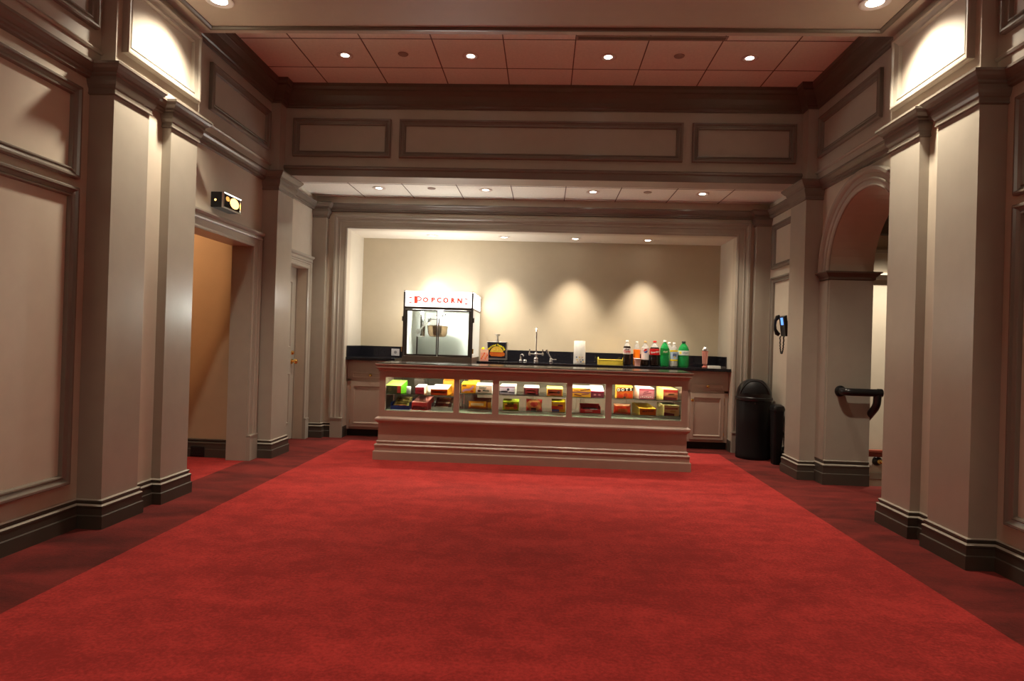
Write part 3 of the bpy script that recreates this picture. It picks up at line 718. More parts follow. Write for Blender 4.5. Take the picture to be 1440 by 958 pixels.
# ------------------------------------------------------------------ candy in the case
CG = 'candy boxes in the display case'
def carton(label, x0, x1, z, h, y, d, cf, ct, cs, deco=None, h2=None, name='candy_box', cat='candy box', skew=0.0):
    w = (x1 - x0) / 2; h2 = h2 or h + .02
    mb = MB()
    k = skew
    v = [(-w, 0, 0), (w, 0, 0), (w + k, d, 0), (-w + k, d, 0), (-w, 0, h), (w, 0, h), (w + k, d, h2), (-w + k, d, h2)]
    f = [(0, 3, 2, 1), (4, 5, 6, 7), (0, 1, 5, 4), (1, 2, 6, 5), (2, 3, 7, 6), (3, 0, 4, 7)]
    for q, mi in zip(f, (2, 1, 0, 2, 2, 2)): mb.f.append(list(q)); mb.m.append(mi)  # many lids are whitened: glare of the case tube painted into the tops
    mb.v += v
    mats = [cf, ct, cs]
    def rect(a0, a1, b0, b1, m, lift=.0008, sk=0.0):
        if m not in mats: mats.append(m)
        X = lambda a: -w + 2 * w * a
        s_ = sk * h
        mb.poly([(X(a0), -lift, max(.001, h * b0)), (X(a1), -lift, max(.001, h * b0 + s_)), (X(a1), -lift, min(h - .001, max(.0015, h * b1 + s_))), (X(a0), -lift, min(h - .001, h * b1))], mats.index(m))
    def blob(a, b, ra, rb, m, lift=.0010):
        if m not in mats: mats.append(m)
        mb.poly([(-w + 2 * w * a + ra * w * 2 * math.cos(t), -lift, h * b + rb * h * math.sin(t)) for t in [2 * PI * i / 14 for i in range(14)]], mats.index(m))
    def words(t, a, b, s, m, sh=0.0, rot=0.0, bold=0.0):
        if m not in mats: mats.append(m)
        mb.text(t, s * h, (-w + 2 * w * a, -.0016, h * b), mats.index(m), .0003, rot=Matrix.Rotation(PI / 2, 4, 'X') @ Matrix.Rotation(rot, 4, 'Z'), shear=sh, bold=bold)
    # tuck flap seam on the lid
    mats.append(C(150, 140, 120)) if False else None
    if deco: deco(rect, blob, words)
    o = mb.build(name, mats, None, bevel=0)
    o.location = ((x0 + x1) / 2, y, z + .0006)
    return tag(o, label, cat, CG)
WH, CR = C(245, 243, 235), C(240, 228, 180)
# window one, upper shelf
def d_green(r, b, w):
    r(.02, .75, .05, .95, C(40, 42, 20)); r(.76, .98, .05, .95, C(150, 30, 25)); b(.3, .5, .12, .3, C(70, 66, 30))
carton('lime green display box, leftmost on the upper glass shelf', -1.741, -1.565, .705, .085, 6.93, .24, C(70, 90, 25), C(200, 245, 120), C(120, 215, 40), d_green, .135, skew=.02)
o = MB().lathe([(0, 0), (.024, 0), (.026, .004), (.026, .075), (.022, .080), (.0, .080)], (0, 0, 0), 24).build('can', [C(205, 208, 205)], None, True)
o.location = (-1.485, 6.96, .7056); tag(o, 'small pale grey round tin between the lime box and the dark red box', 'tin')
def d_red(r, b, w): r(.08, .92, .1, .9, C(150, 28, 40)); b(.5, .5, .3, .25, C(120, 20, 30)); r(.2, .8, .42, .56, C(205, 120, 120))
carton('dark red box with the lid painted glare-white on the upper shelf beside the pale tin', -1.405, -1.305, .705, .078, 6.92, .20, C(130, 22, 34), WH, WH, d_red, .10)
o = MB().lathe([(0, 0), (.05, 0), (.052, .004), (.052, .076), (.05, .08), (0, .08)], (0, 0, 0), 28).build('candy_tub', [WH], None, True)
o.location = (-1.283, 7.175, .7056); tag(o, 'round white tub behind the dark red box on the upper shelf', 'tub')
def d_or(r, b, w): r(.04, .96, .08, .9, C(200, 70, 15)); r(.1, .9, .35, .65, C(165, 45, 12))
carton('orange box with a sloping lid painted glare-white at the right end of the first window', -1.230, -1.045, .705, .064, 6.91, .22, C(220, 95, 20), WH, C(250, 180, 20), d_or, .105, skew=.015)
carton('small dark box standing at the back of the upper shelf in the first window', -1.47, -1.36, .705, .15, 7.19, .06, C(50, 40, 35), C(60, 50, 45), C(50, 40, 35))
carton('small orange box standing at the back of the upper shelf in the first window', -1.14, -1.00, .705, .14, 7.20, .06, C(225, 135, 30), C(230, 150, 40), C(200, 110, 25))
# window one, lower level
def tray(label, x, y, z, w, d, h, m, slope=True):
    t = thing('candy_tray', label, 'tray', (x, y, z), 0, None)
    if slope: MB().prism([(-w + .005, .005, .0045), (-w + .005, d - .005, .0045), (-w + .005, d - .005, .105)], (2 * w - .01, 0, 0)).build('sloped_insert', m, t)
    MB().box(-w, w, 0, d, 0, .004).box(-w, w, 0, .004, .004, h * .45).box(-w, -w + .004, .004, d, .004, h * .8).box(w - .004, w, .004, d, .004, h * .8).box(-w, w, d - .004, d, .004, h).build('tray_box', m, t)
    return t
def bar(label, loc, w, d, h, m, m2, group, tilt=.45):
    mb = MB().box(-w, w, -d / 2, d / 2, 0, h, 0)
    mb.box(-w * .72, w * .72, -d / 2 - .0008, -d / 2, h * .2, h * .8, 1).box(-w * .72, w * .72, -d * .4, d * .4, h, h + .0008, 1)
    # crimped ends
    mb.box(-w - .008, -w, -d * .3, d * .3, h * .4, h * .5, 0).box(w, w + .008, -d * .3, d * .3, h * .4, h * .5, 0)
    o = mb.build('candy_bar', [m, m2], None); o.location = loc; o.rotation_euler = (math.atan2(.1005, .29), 0, 0)
    return tag(o, label, 'candy bar', group)
tray('blue display tray of tan candy bars, lower level at far left', -1.565, 6.91, .5306, .105, .30, .10, C(35, 60, 150))
for i in range(5):
    bar(['frontmost', 'second', 'third', 'fourth', 'rearmost'][i] + ' tan candy bar in the blue tray at lower left', (-1.565, 6.946 + .055 * i, .5352 + (6.946 + .055 * i - 6.915) * .3466 + .0045), .084, .046, .022, C(205, 180, 120), C(120, 95, 40) if i else C(215, 90, 30), 'tan bars in the blue tray')
def d_rl(r, b, w): r(.03, .97, .55, .95, C(220, 60, 65)); r(.03, .97, .1, .45, C(150, 40, 45)); r(.1, .9, .2, .35, C(200, 130, 110))
carton('pinkish red box with sloping top on the lower level of the first window', -1.438, -1.265, .530, .085, 6.92, .24, C(185, 45, 52), C(245, 150, 150), C(235, 80, 85), d_rl, .14, skew=.03)
tray('grey display tray of dark chocolate bars on the lower level', -1.105, 6.91, .5306, .115, .30, .10, C(190, 195, 195))
for i in range(5):
    bar(['frontmost', 'second', 'third', 'fourth', 'rearmost'][i] + ' dark brown chocolate bar in the grey tray', (-1.105, 6.946 + .055 * i, .5352 + (6.946 + .055 * i - 6.915) * .3466 + .0045), .092, .048, .022, C(45, 25, 20), C(190, 165, 140) if i % 2 == 0 else C(120, 35, 25), 'chocolate bars in the grey tray')
# window two
def d_ys(r, b, w):
    for i in range(8): b(.14 + .095 * i, .22 + .42 * (i / 7) ** 1.3 + .08 * math.sin(i), .075, .12, C(205, 150, 185), .0012)
    r(.05, .35, .72, .9, C(120, 70, 20)); b(.75, .2, .12, .1, C(190, 60, 20))
carton('yellow orange box with a mauve swoosh on the upper shelf of the second window', -.892, -.737, .738, .098, 6.915, .16, C(235, 160, 25), C(255, 225, 40), C(250, 190, 20), d_ys)
def d_jm(r, b, w): w('Junior', .42, .70, .36, C(25, 60, 50), .1, 0, .001); w('Mints', .62, .36, .36, C(25, 60, 50), .1, 0, .001); b(.2, .3, .11, .12, C(70, 25, 25)); r(.02, .98, .02, .07, C(60, 90, 60))
carton('white carton with dark green lettering on the upper shelf of the second window', -.731, -.556, .738, .090, 6.915, .16, C(232, 205, 190), WH, WH, d_jm)
carton('ochre box standing behind the yellow and white cartons', -.85, -.72, .738, .13, 7.18, .07, C(190, 140, 40), C(200, 160, 60), C(180, 130, 40))
def bag(label, x, y, z, w, h, d, paint, mats, tilt=0.0, name='candy_bag'):
    nx, nz = 16, 12; mb = MB(); vs = []; fs = []
    for sgn in (-1, 1):
        for j in range(nz + 1):
            for i in range(nx + 1):
                u = -1 + 2 * i / nx; v = -1 + 2 * j / nz
                b_ = (max(0, 1 - abs(u) ** 4) ** .5) * (max(0, 1 - abs(v) ** 4) ** .55)
                vs.append((u * w * (1 - .05 * (1 - abs(v))), sgn * d * (b_ + .02) * (1 + .08 * math.sin(7 * u + 3 * v)), h * (v + 1) / 2))
    k = (nx + 1) * (nz + 1)
    for sd in range(2):
        for j in range(nz):
            for i in range(nx):
                q = [sd * k + j * (nx + 1) + i, sd * k + j * (nx + 1) + i + 1, sd * k + (j + 1) * (nx + 1) + i + 1, sd * k + (j + 1) * (nx + 1) + i]
                mb.f.append(q); mb.m.append(paint(-1 + 2 * (i + .5) / nx, -1 + 2 * (j + .5) / nz) if sd == 0 else 0)
    mb.v += vs
    rim = [j * (nx + 1) for j in range(nz + 1)] + [nz * (nx + 1) + i for i in range(1, nx + 1)] + [j * (nx + 1) + nx for j in range(nz - 1, -1, -1)] + [i for i in range(nx - 1, 0, -1)]
    for a, b in zip(rim, rim[1:] + rim[:1]): mb.f.append([a, b, k + b, k + a]); mb.m.append(0)
    o = mb.build(name, mats, None, True); o.location = (x, y, z + .0006); o.rotation_euler = (tilt, 0, 0)
    return tag(o, label, 'candy bag', 'candy bags in the display case')
pm_ = lambda u, v: 2 if (abs(v - .1) < .32 and abs(u) < .72) else (1 if v < -.55 else 0)
bag('orange candy bag with white lettering at the front of the second window', -.715, 6.945, .568, .098, .082, .024, pm_, [C(250, 165, 25), C(220, 95, 20), C(250, 215, 160)])
bag('orange and brown candy bag leaning behind the first one', -.665, 7.02, .568, .10, .115, .022, lambda u, v: 1 if v > .2 else (2 if abs(u) < .6 else 0), [C(235, 140, 30), C(110, 60, 25), C(200, 90, 25)])
# window three
def d_wp(r, b, w): r(.04, .96, .08, .85, C(190, 180, 200)); b(.55, .6, .09, .16, C(50, 45, 60)); r(.08, .5, .2, .45, C(150, 130, 165)); r(.6, .95, .15, .3, C(110, 95, 130)); r(0, 1, .86, 1, C(120, 60, 80))
carton('pale lilac box with lid painted glare-white, leftmost in the middle window', -.470, -.305, .738, .088, 6.92, .17, C(200, 190, 205), WH, WH, d_wp, skew=.012)
def d_br(r, b, w): r(.1, .9, .1, .9, C(125, 35, 35)); r(.2, .8, .1, .3, C(70, 40, 60)); r(.2, .8, .5, .7, C(160, 80, 60))
carton('dark brown box with lid painted glare-white in the centre of the middle window', -.207, -.042, .738, .080, 6.92, .17, C(70, 30, 35), WH, WH, d_br)
def d_yb(r, b, w): r(.05, .95, .06, .92, C(125, 50, 20)); b(.75, .5, .1, .2, C(60, 30, 25)); r(.12, .6, .35, .6, C(170, 85, 40))
carton('yellow box with brown front at the right of the middle window', .044, .215, .738, .078, 6.92, .17, C(235, 180, 40), C(255, 235, 120), C(250, 210, 50), d_yb)
def d_yg(r, b, w): r(.08, .92, .08, .78, C(235, 170, 30)); r(.28, .68, .60, .84, C(60, 140, 45)); r(.15, .75, .38, .56, C(215, 70, 30)); b(.8, .3, .12, .2, C(225, 90, 40)); b(.3, .2, .15, .14, C(230, 110, 30)); b(.78, .66, .1, .14, C(235, 120, 60))
carton('lime edged yellow box on the lower shelf of the middle window', -.432, -.258, .568, .092, 6.91, .13, C(190, 210, 40), C(200, 220, 60), C(170, 215, 50), d_yg)
pr = lambda u, v: 3 if (v < -.5 and -.4 < u < .3) else (2 if (u * u / .42 + (v - .15) ** 2 / .3) < .55 else (1 if u * u + v * v < .95 else 0))
bag('red bag with round yellow badge on the lower shelf of the middle window', -.09, 6.95, .568, .088, .125, .030, pr, [C(225, 40, 35), C(225, 140, 80), C(205, 70, 60), C(60, 25, 22)])
def d_yl(r, b, w): r(0, .45, .25, .58, C(215, 55, 40)); r(.45, .85, .25, .72, C(220, 100, 50)); r(0, .55, 0, .24, C(60, 85, 150)); r(.45, .8, .55, .68, C(110, 80, 120)); r(.1, .6, .84, .95, C(240, 235, 180))
carton('yellow box with red and blue printing on the lower shelf of the middle window', .102, .250, .568, .108, 6.91, .14, C(245, 180, 35), C(255, 230, 40), C(250, 170, 30), d_yl)
# window four
def d_st(r, b, w):
    r(0, 1, .46, .58, C(125, 75, 110)); r(.1, .5, .2, .34, C(120, 60, 40), sk=-.15); r(.5, .9, .2, .32, C(130, 70, 80), sk=.12); r(.42, .95, .64, .76, C(110, 60, 40), sk=.2); r(.08, .4, .7, .8, C(160, 100, 40), sk=-.12)
carton('golden box with purple stripes on the upper shelf of the fourth window', .322, .520, .738, .095, 6.92, .18, C(225, 165, 40), WH, C(240, 190, 50), d_st)
def d_ma(r, b, w): r(0, 1, .84, 1, C(190, 20, 70)); r(.1, .9, .2, .6, C(110, 45, 60)); b(.3, .4, .1, .14, C(190, 130, 130)); b(.65, .4, .1, .14, C(180, 110, 120))
carton('maroon box with a lid paled by painted glare on the upper shelf of the fourth window', .524, .664, .738, .068, 6.92, .22, C(100, 25, 45), C(255, 225, 235), C(235, 120, 170), d_ma, .12)
rt = tray('red display tray with black wrapped sweets in the fourth window', .523, 6.91, .5686, .108, .20, .085, C(205, 35, 40), False)
MB().box(-.06, .02, -.0015, 0, .012, .028).build('printed_label', C(230, 150, 140), rt)
for i in range(3):
    o = MB().lathe([(0, -.085), (.010, -.084), (.019, -.07), (.021, -.04), (.021, .04), (.019, .07), (.010, .084), (0, .085)], (0, 0, 0), 14, 'X').build('wrapped_sweet', [C(30, 24, 24, .25)], None, True)
    o.location = (.523, 6.945 + .05 * i, .5946)
    tag(o, ['front', 'middle', 'back'][i] + ' black wrapped sweet roll in the red tray', 'sweet', 'black sweets in the red tray')
# window five
def d_dots(r, b, w):
    r(0, 1, .60, .86, C(28, 24, 24), .0012, .10)
    for i, ch in enumerate('DOTS'): w(ch, .13 + .245 * i, .72 + .10 * (.13 + .245 * i), .34, C(225, 220, 205), 0, .05, .0012)
    b(.25, .2, .15, .16, C(205, 60, 25)); b(.55, .3, .12, .18, C(170, 50, 30)); b(.82, .25, .14, .2, C(215, 70, 30)); b(.5, .08, .08, .07, C(60, 70, 60))
carton('orange brown box reading DOTS on a black banner', .800, .976, .738, .120, 6.925, .16, C(200, 95, 25), C(225, 150, 60), C(240, 190, 60), d_dots)
def d_pk(r, b, w):
    r(0, 1, .84, 1, C(165, 60, 80)); r(.05, .95, .1, .78, C(205, 130, 135)); r(.25, .8, .40, .52, C(150, 80, 92), .0012, .12); r(.3, .62, .58, .68, C(130, 65, 78), .0012, .10)
    for i in range(7): b(.1 + .13 * i, .16 + .05 * (i % 2), .035, .05, WH)
carton('pink box with white side on the upper shelf of the last window', 1.042, 1.205, .738, .112, 6.925, .16, C(200, 110, 120), C(245, 215, 215), C(250, 225, 220), d_pk, skew=-.03)
def d_yr(r, b, w):
    r(0, 1, .72, .98, C(165, 35, 35)); r(0, .9, 0, .30, C(110, 25, 30), sk=-.1); r(.1, .9, .36, .66, C(205, 130, 90)); r(.35, .75, .42, .6, C(170, 120, 60))
carton('yellow sided box with dark red front at the right end of the upper shelf', 1.301, 1.455, .738, .112, 6.925, .16, C(190, 105, 75), C(255, 225, 120), C(245, 225, 120), d_yr, skew=-.045)
pb_ = lambda u, v: 1 if (abs(v + .35) < .28 and abs(u - .05) < .6) else (2 if v > .55 else 0)
bag('glossy orange red candy bag, leftmost on the lower shelf of the last window', .866, 6.95, .568, .092, .110, .030, pb_, [C(240, 65, 25), C(205, 110, 50), C(215, 130, 90)])
def d_md(r, b, w): w('MILK DUDS', .5, .58, .34, C(60, 35, 30), .15, .08, .0008); r(.04, .96, .9, .98, C(250, 200, 60))
carton('orange box with dark lettering in the centre of the lower shelf', 1.052, 1.225, .568, .070, 6.90, .26, C(235, 115, 20), C(255, 190, 60), C(250, 200, 70), d_md, .108, skew=-.05)
def d_be(r, b, w): r(.08, .92, .62, .76, C(165, 40, 50)); r(0, .7, 0, .32, C(115, 30, 38), sk=-.12); b(.6, .42, .2, .1, C(200, 150, 90)); [r(.14 + .085 * i, .19 + .085 * i, .65, .73, C(200, 120, 110), .0014) for i in range(8)]
carton('beige box with crimson stripe at the right end of the lower shelf', 1.310, 1.470, .568, .112, 6.905, .16, C(225, 180, 125), C(245, 225, 160), C(240, 215, 150), d_be, skew=-.05)

# ------------------------------------------------------------------ popcorn machine
PW = .445
pp = thing('popcorn_machine', 'large lit popcorn machine with illuminated sign and glass doors', 'popcorn machine', (-1.352, 7.95, 0))
MB().box(-PW, PW, .02, .86, .10, 1.02).build('base_cabinet', M['popbase'], pp, bevel=.006)
for x in (-.38, .38):
    for y in (.10, .78): MB().lathe([(0, .10), (.05, .10), (.05, .06), (.03, .05), (.03, 0), (0, 0)], (x, y, 0), 16).build('caster', M['black'], pp, True)
MB().box(-PW, PW, 0, .88, 1.02, 1.098).box(-PW - .006, PW + .006, -.006, .886, 1.022, 1.034).build('deck', M['popbase'], pp)
for x0, x1 in ((-PW, -PW + .022), (PW - .022, PW)):
    MB().box(x0, x1, .0, .022, 1.098, 1.93).build('corner_post', M['gunmetal'], pp)
    MB().box(x0, x1, .858, .88, 1.098, 1.93).build('corner_post', M['gunmetal'], pp)
MB().box(-PW + .022, PW - .022, .004, .03, 1.695, 1.727).box(-PW + .002, -PW + .02, .022, .858, 1.70, 1.727).box(PW - .02, PW - .002, .022, .858, 1.70, 1.727).build('sign_rail', M['gunmetal'], pp)
sg = MB().box(-PW + .022, PW - .022, .006, .016, 1.727, 1.915).build('sign_panel', M['sign'], pp)
MB().box(PW - .012, PW - .003, .022, .858, 1.727, 1.915).build('sign_side', M['signside'], pp)
MB().box(-PW + .003, -PW + .012, .022, .858, 1.727, 1.915).build('sign_side', M['signside'], pp)
MB().box(-PW, PW, .0, .88, 1.915, 1.922).build('roof_panel', M['glowroof'], pp)
mb = MB(); ty = .0055
zb = lambda x: 1.812
def ltr(ch, x, s): mb.text(ch, s, (x, ty, 1.812), 0, .0008, bold=.005)
mb.box(-.312, -.268, ty - .002, ty, 1.766, 1.860)
mb.tube([(-.268, ty - .001, 1.853), (-.245, ty - .001, 1.850), (-.226, ty - .001, 1.838), (-.221, ty - .001, 1.826), (-.226, ty - .001, 1.814), (-.245, ty - .001, 1.803), (-.268, ty - .001, 1.801)], .009, 6)
ltr('O', -.166, .085); ltr('P', -.07, .085); mb.box(-.094, -.072, ty - .002, ty, 1.781, 1.843)
ltr('C', .007, .085); ltr('O', .092, .085); ltr('R', .182, .085); mb.box(.158, .180, ty - .002, ty, 1.781, 1.843)
ltr('N', .27, .085); mb.prism([(.238, ty - .002, 1.843), (.262, ty - .002, 1.843), (.305, ty - .002, 1.781), (.281, ty - .002, 1.781)], (0, .002, 0))
for sx, x in ((1, -.358), (-1, .352)):
    for z in (1.838, 1.778):
        mb.prism([(x - .017, ty - .002, z - .008), (x + .018, ty - .002, z - .008 + .003 * sx), (x + .018, ty - .002, z + .008 + .003 * sx), (x - .017, ty - .002, z + .008)], (0, .002, 0))
mb.build('sign_lettering', M['signred'], sg)
for sx in (-1, 1):
    a, b = (-.421, -.004) if sx < 0 else (.004, .421)
    mb = MB().box(a, b, .004, .026, 1.104, 1.125).box(a, b, .004, .026, 1.672, 1.690)
    if sx < 0: mb.box(a, a + .03, .004, .026, 1.125, 1.672).box(b - .013, b, .004, .026, 1.125, 1.672)
    else: mb.box(a, a + .013, .004, .026, 1.125, 1.672).box(b - .03, b, .004, .026, 1.125, 1.672)
    dr = mb.build('door', M['gunmetal'], pp)
    MB().box(a + .012, b - .012, .012, .017, 1.122, 1.675).build('door_glass', M['glass'], dr)
    for z in (1.18, 1.57):
        MB().lathe([(0, -.03), (.009, -.03), (.009, .03), (0, .03)], (sx * (PW + .008), .01, z), 12).build('hinge', M['brass'] if z < 1.3 else M['gunmetal'], dr, True)
    MB().box(sx * PW - .004 if sx > 0 else -PW + .0, sx * PW if sx > 0 else -PW + .004, .022, .858, 1.098, 1.70).build('side_panel', M['frost'], pp)
MB().box(-PW + .022, PW - .022, .864, .872, 1.098, 1.915).build('back_panel', M['back'], pp)
MB().box(-PW + .022, PW - .022, .03, .858, 1.0985, 1.104).build('popcorn_tray', M['steel'], pp)
MB().box(-PW + .022, PW - .022, .03, .858, 1.692, 1.699).build('inner_ceiling', M['back'], pp)
MB().tube([(-.36, .10, 1.685), (.36, .10, 1.685)], .006, 10).build('heat_lamp', M['tube'], pp)
# kettle and its mechanism
KX = -.07
kt = MB().lathe([(0, 1.352), (.09, 1.352), (.112, 1.362), (.128, 1.40), (.135, 1.46), (.137, 1.490), (.142, 1.494), (.142, 1.500), (.06, 1.505), (.02, 1.512), (0, 1.512)], (.0, .42, 0), 36).shift(KX).build('kettle', M['kettle'], pp, True)
MB().box(-.02, .145, .41, .43, 1.500, 1.508).lathe([(.02, 1.505), (.02, 1.53), (0, 1.53)], (0, .42, 0), 14).shift(KX).build('kettle_lid', M['steel'], kt, True)
MB().box(-.135, .15, .40, .44, 1.578, 1.590).shift(KX).build('hanger_bar', M['gunmetal'], pp)
MB().tube([(.0, .42, 1.53), (0, .42, 1.692)], .012, 12).shift(KX).build('hanger_rod', M['steel'], pp, True)
MB().tube([(-.125, .42, 1.49), (-.125, .42, 1.58)], .008, 10).tube([(.13, .42, 1.49), (.13, .42, 1.58)], .008, 10).shift(KX).build('hanger_strap', M['steel'], pp, True)
MB().lathe([(0, 1.345), (.05, 1.345), (.062, 1.36), (.062, 1.692), (0, 1.692)], (-.235, .50, 0), 28).shift(KX).build('motor_column', M['chrome'], pp, True)
MB().lathe([(0, .02), (.03, .018), (.034, 0), (.03, -.02), (0, -.022)], (-.245, .34, 1.419), 20, 'Y').shift(KX).build('crank_hub', M['steel'], pp, True)
ck = MB().tube([(-.245, .34, 1.419), (-.11, .33, 1.552)], .009, 12).shift(KX).build('crank_arm', M['steel'], pp, True)
MB().tube([(-.115, .33, 1.547), (-.10, .329, 1.562), (-.07, .327, 1.592)], [.012, .017, .015], 14).shift(KX).build('crank_grip', M['black'], ck, True)
mb = MB()
for x, z in ((-.02, 1.655), (.06, 1.653), (.10, 1.668)): mb.lathe([(0, .008), (.012, .006), (.012, 0)], (x, .856, z), 12, 'Y')
mb.shift(2 * KX).build('panel_knob', M['black'], pp, True)

# ------------------------------------------------------------------ base cabinets and worktop along the niche
def knob(mb, x, y, z): mb.lathe([(0, .036), (.013, .035), (.020, .027), (.019, .018), (.008, .012), (.008, .004), (.016, .001), (.016, 0)], (x, y, z), 14, 'Y')
def cabinet(label, x0, x1, doors, end='', kx=None):
    cx = (x0 + x1) / 2; w = (x1 - x0) / 2
    c = thing('base_cabinet', label, 'cabinet', (cx, 8.32, 0), 0, 'base cabinets in the niche')
    MB().box(-w, w, .005, .555, .095, 1.012).build('carcass', M['cab'], c)
    MB().box(-w, w, .06, .07, .0, .095).build('toe_kick', M['kick'], c)
    mb = MB(); mb.box(-w, w, 0, .0045, .095, .125).box(-w, w, 0, .0045, .735, .762).box(-w, w, 0, .0045, .86, 1.012)
    mb.box(-w, -w + .05, 0, .0045, .125, .86).box(w - .05, w, 0, .0045, .125, .86).build('face_frame', M['cab'], c)
    n = doors; dw = (2 * w - .10) / n
    for i in range(n):
        a, b = -w + .05 + dw * i + .004, -w + .05 + dw * (i + 1) - .004
        d = MB().box(a, b, -.016, .0, .768, .856)
        d.frame([(a + .02, -.016, .782), (b - .02, -.016, .782), (b - .02, -.016, .843), (a + .02, -.016, .843)], (0, -1, 0), [(0, 0), (0, .004), (.005, .006), (.010, 0)])
        d = d.build('drawer', M['cab'], c)
        k = MB(); knob(k, (a + b) / 2, -.0165, .818); k.build('knob', M['brass'], d, True)['label'] = 'small brass drawer knob'
        z0, z1 = .130, .728
        d = MB().box(a, a + .045, -.018, 0, z0, z1).box(b - .045, b, -.018, 0, z0, z1).box(a + .045, b - .045, -.018, 0, z0, z0 + .05).box(a + .045, b - .045, -.018, 0, z1 - .06, z1).box(a + .045, b - .045, -.006, 0, z0 + .05, z1 - .06)
        d.frame([(a + .045, -.018, z0 + .05), (b - .045, -.018, z0 + .05), (b - .045, -.018, z1 - .06), (a + .045, -.018, z1 - .06)], (0, -1, 0), [(-.006, 0), (-.006, .004), (0, .003), (.008, -.008), (.012, -.0115), (0, -.0115)])
        d = d.build('door', M['cab'], c)
        kk = MB(); left = (kx != 'R'); xk = a + .022 if left else b - .022
        knob(kk, xk, -.0185, .635); kk.build('knob', M['brass'], d, True)['label'] = 'small brass door knob'
        xh = b + .004 if left else a - .004
        for z in (.20, .65): MB().lathe([(0, -.022), (.006, -.022), (.006, .022), (0, .022)], (xh, -.009, z), 10).build('hinge', M['brass'], d, True)
    return c
cabinet('taupe base cabinet at the left end of the niche', -2.605, -1.965, 1, kx='R')
cabinet('taupe base cabinet at the right end of the niche', 1.855, 2.392, 1)
cabinet('taupe sink cabinet behind the counter, mostly hidden', -.86, 1.845, 4)
def worktop(label, x0, x1):
    cx = (x0 + x1) / 2; w = (x1 - x0) / 2
    t = thing('worktop', label, 'worktop', (cx, 8.56, 1.014), 0, None)
    MB().box(-w, w, -.335, .338, 0, .038).build('slab', M['granite'], t, bevel=.004)
    MB().box(-w, w, .318, .339, .0385, .188).build('backsplash', M['granite'], t, bevel=.003)
    return t
wt = worktop('short black granite worktop left of the popcorn machine', -2.607, -1.955)
MB().box(-.326, -.306, -.31, .317, .0385, .188).build('side_backsplash', M['granite'], wt, bevel=.003)
wt2 = worktop('long black granite worktop behind the counter', -.875, 2.397)
MB().box(1.615, 1.635, -.12, .317, .0385, .188).build('side_backsplash', M['granite'], wt2, bevel=.003)
ZT = 1.0525
ou = thing('wall_outlet', 'grey socket plate on the left backsplash', 'socket', (-2.10, 8.877, 1.072))
MB().box(-.057, .057, -.006, 0, 0, .098).build('cover_plate', C(170, 168, 170), ou, bevel=.002)
MB().lathe([(0, .004), (.020, .003), (.022, 0)], (0, -.006, .049), 18, 'Y').build('socket_face', C(110, 108, 112), ou, True)

# ------------------------------------------------------------------ things on the worktop
bd = thing('butter_dispenser', 'black butter dispenser with popcorn picture and pump on top', 'dispenser', (-.640, 8.56, ZT))
MB().box(-.138, .138, 0, .20, .012, .262).build('body', M['steel'], bd, bevel=.006)
MB().box(-.11, .11, .02, .18, 0, .012).build('foot', M['black'], bd)
pf = MB().box(-.122, .122, -.003, 0, .040, .250).build('picture_panel', C(28, 28, 42, .3), bd)
mb = MB()
dome_ = [(-.088 + .176 * i / 20, -.0036, .128 + .070 * max(0, 1 - abs(-1 + 2 * i / 20) ** 2.2) ** .75) for i in range(21)]
mb.poly(dome_ + [(.088, -.0036, .118), (-.088, -.0036, .118)][0:2], 0)
mb.poly([(-.094, -.0038, .112), (.094, -.0038, .112), (.112, -.0038, .104), (.106, -.0038, .072), (.06, -.0038, .060), (-.07, -.0038, .062), (-.098, -.0038, .082)], 1)
mb.poly([(-.095, -.0040, .118), (-.05, -.0040, .106), (.05, -.0040, .106), (.095, -.0040, .118), (.095, -.0040, .124), (.05, -.0040, .114), (-.05, -.0040, .114), (-.095, -.0040, .124)], 2)
for i in range(26):
    a, r_ = random.uniform(-.065, .065), random.uniform(.006, .011); b = .135 + random.random() * .05 * (1 - abs(a) / .075)
    mb.poly([(a + r_ * math.cos(t), -.0041, b + r_ * math.sin(t)) for t in [2 * PI * k / 9 for k in range(9)]], 3 if i % 2 else 0)
mb.build('popcorn_picture', [C(235, 195, 70), C(205, 105, 30), C(200, 40, 30), C(250, 215, 110)], pf)
mb = MB()
def arc_word(t, a0, a1):
    for i, ch in enumerate(t):
        a = a0 + (a1 - a0) * i / (len(t) - 1)
        mb.text(ch, .034, (.125 * math.sin(a), -.0040, .098 + .118 * math.cos(a)), 0, .0004, rot=Matrix.Rotation(PI / 2, 4, 'X') @ Matrix.Rotation(-a, 4, 'Z'), bold=.0018)
arc_word('Butter', -1.02, -.14); arc_word('Topping', .10, 1.04)
mb.build('yellow_lettering', C(245, 230, 20), pf)
MB().lathe([(.03, .262), (.03, .27), (.012, .274), (.012, .335), (.034, .348), (.036, .360), (0, .364)], (0, .09, 0), 20).build('pump', M['steel'], bd, True)

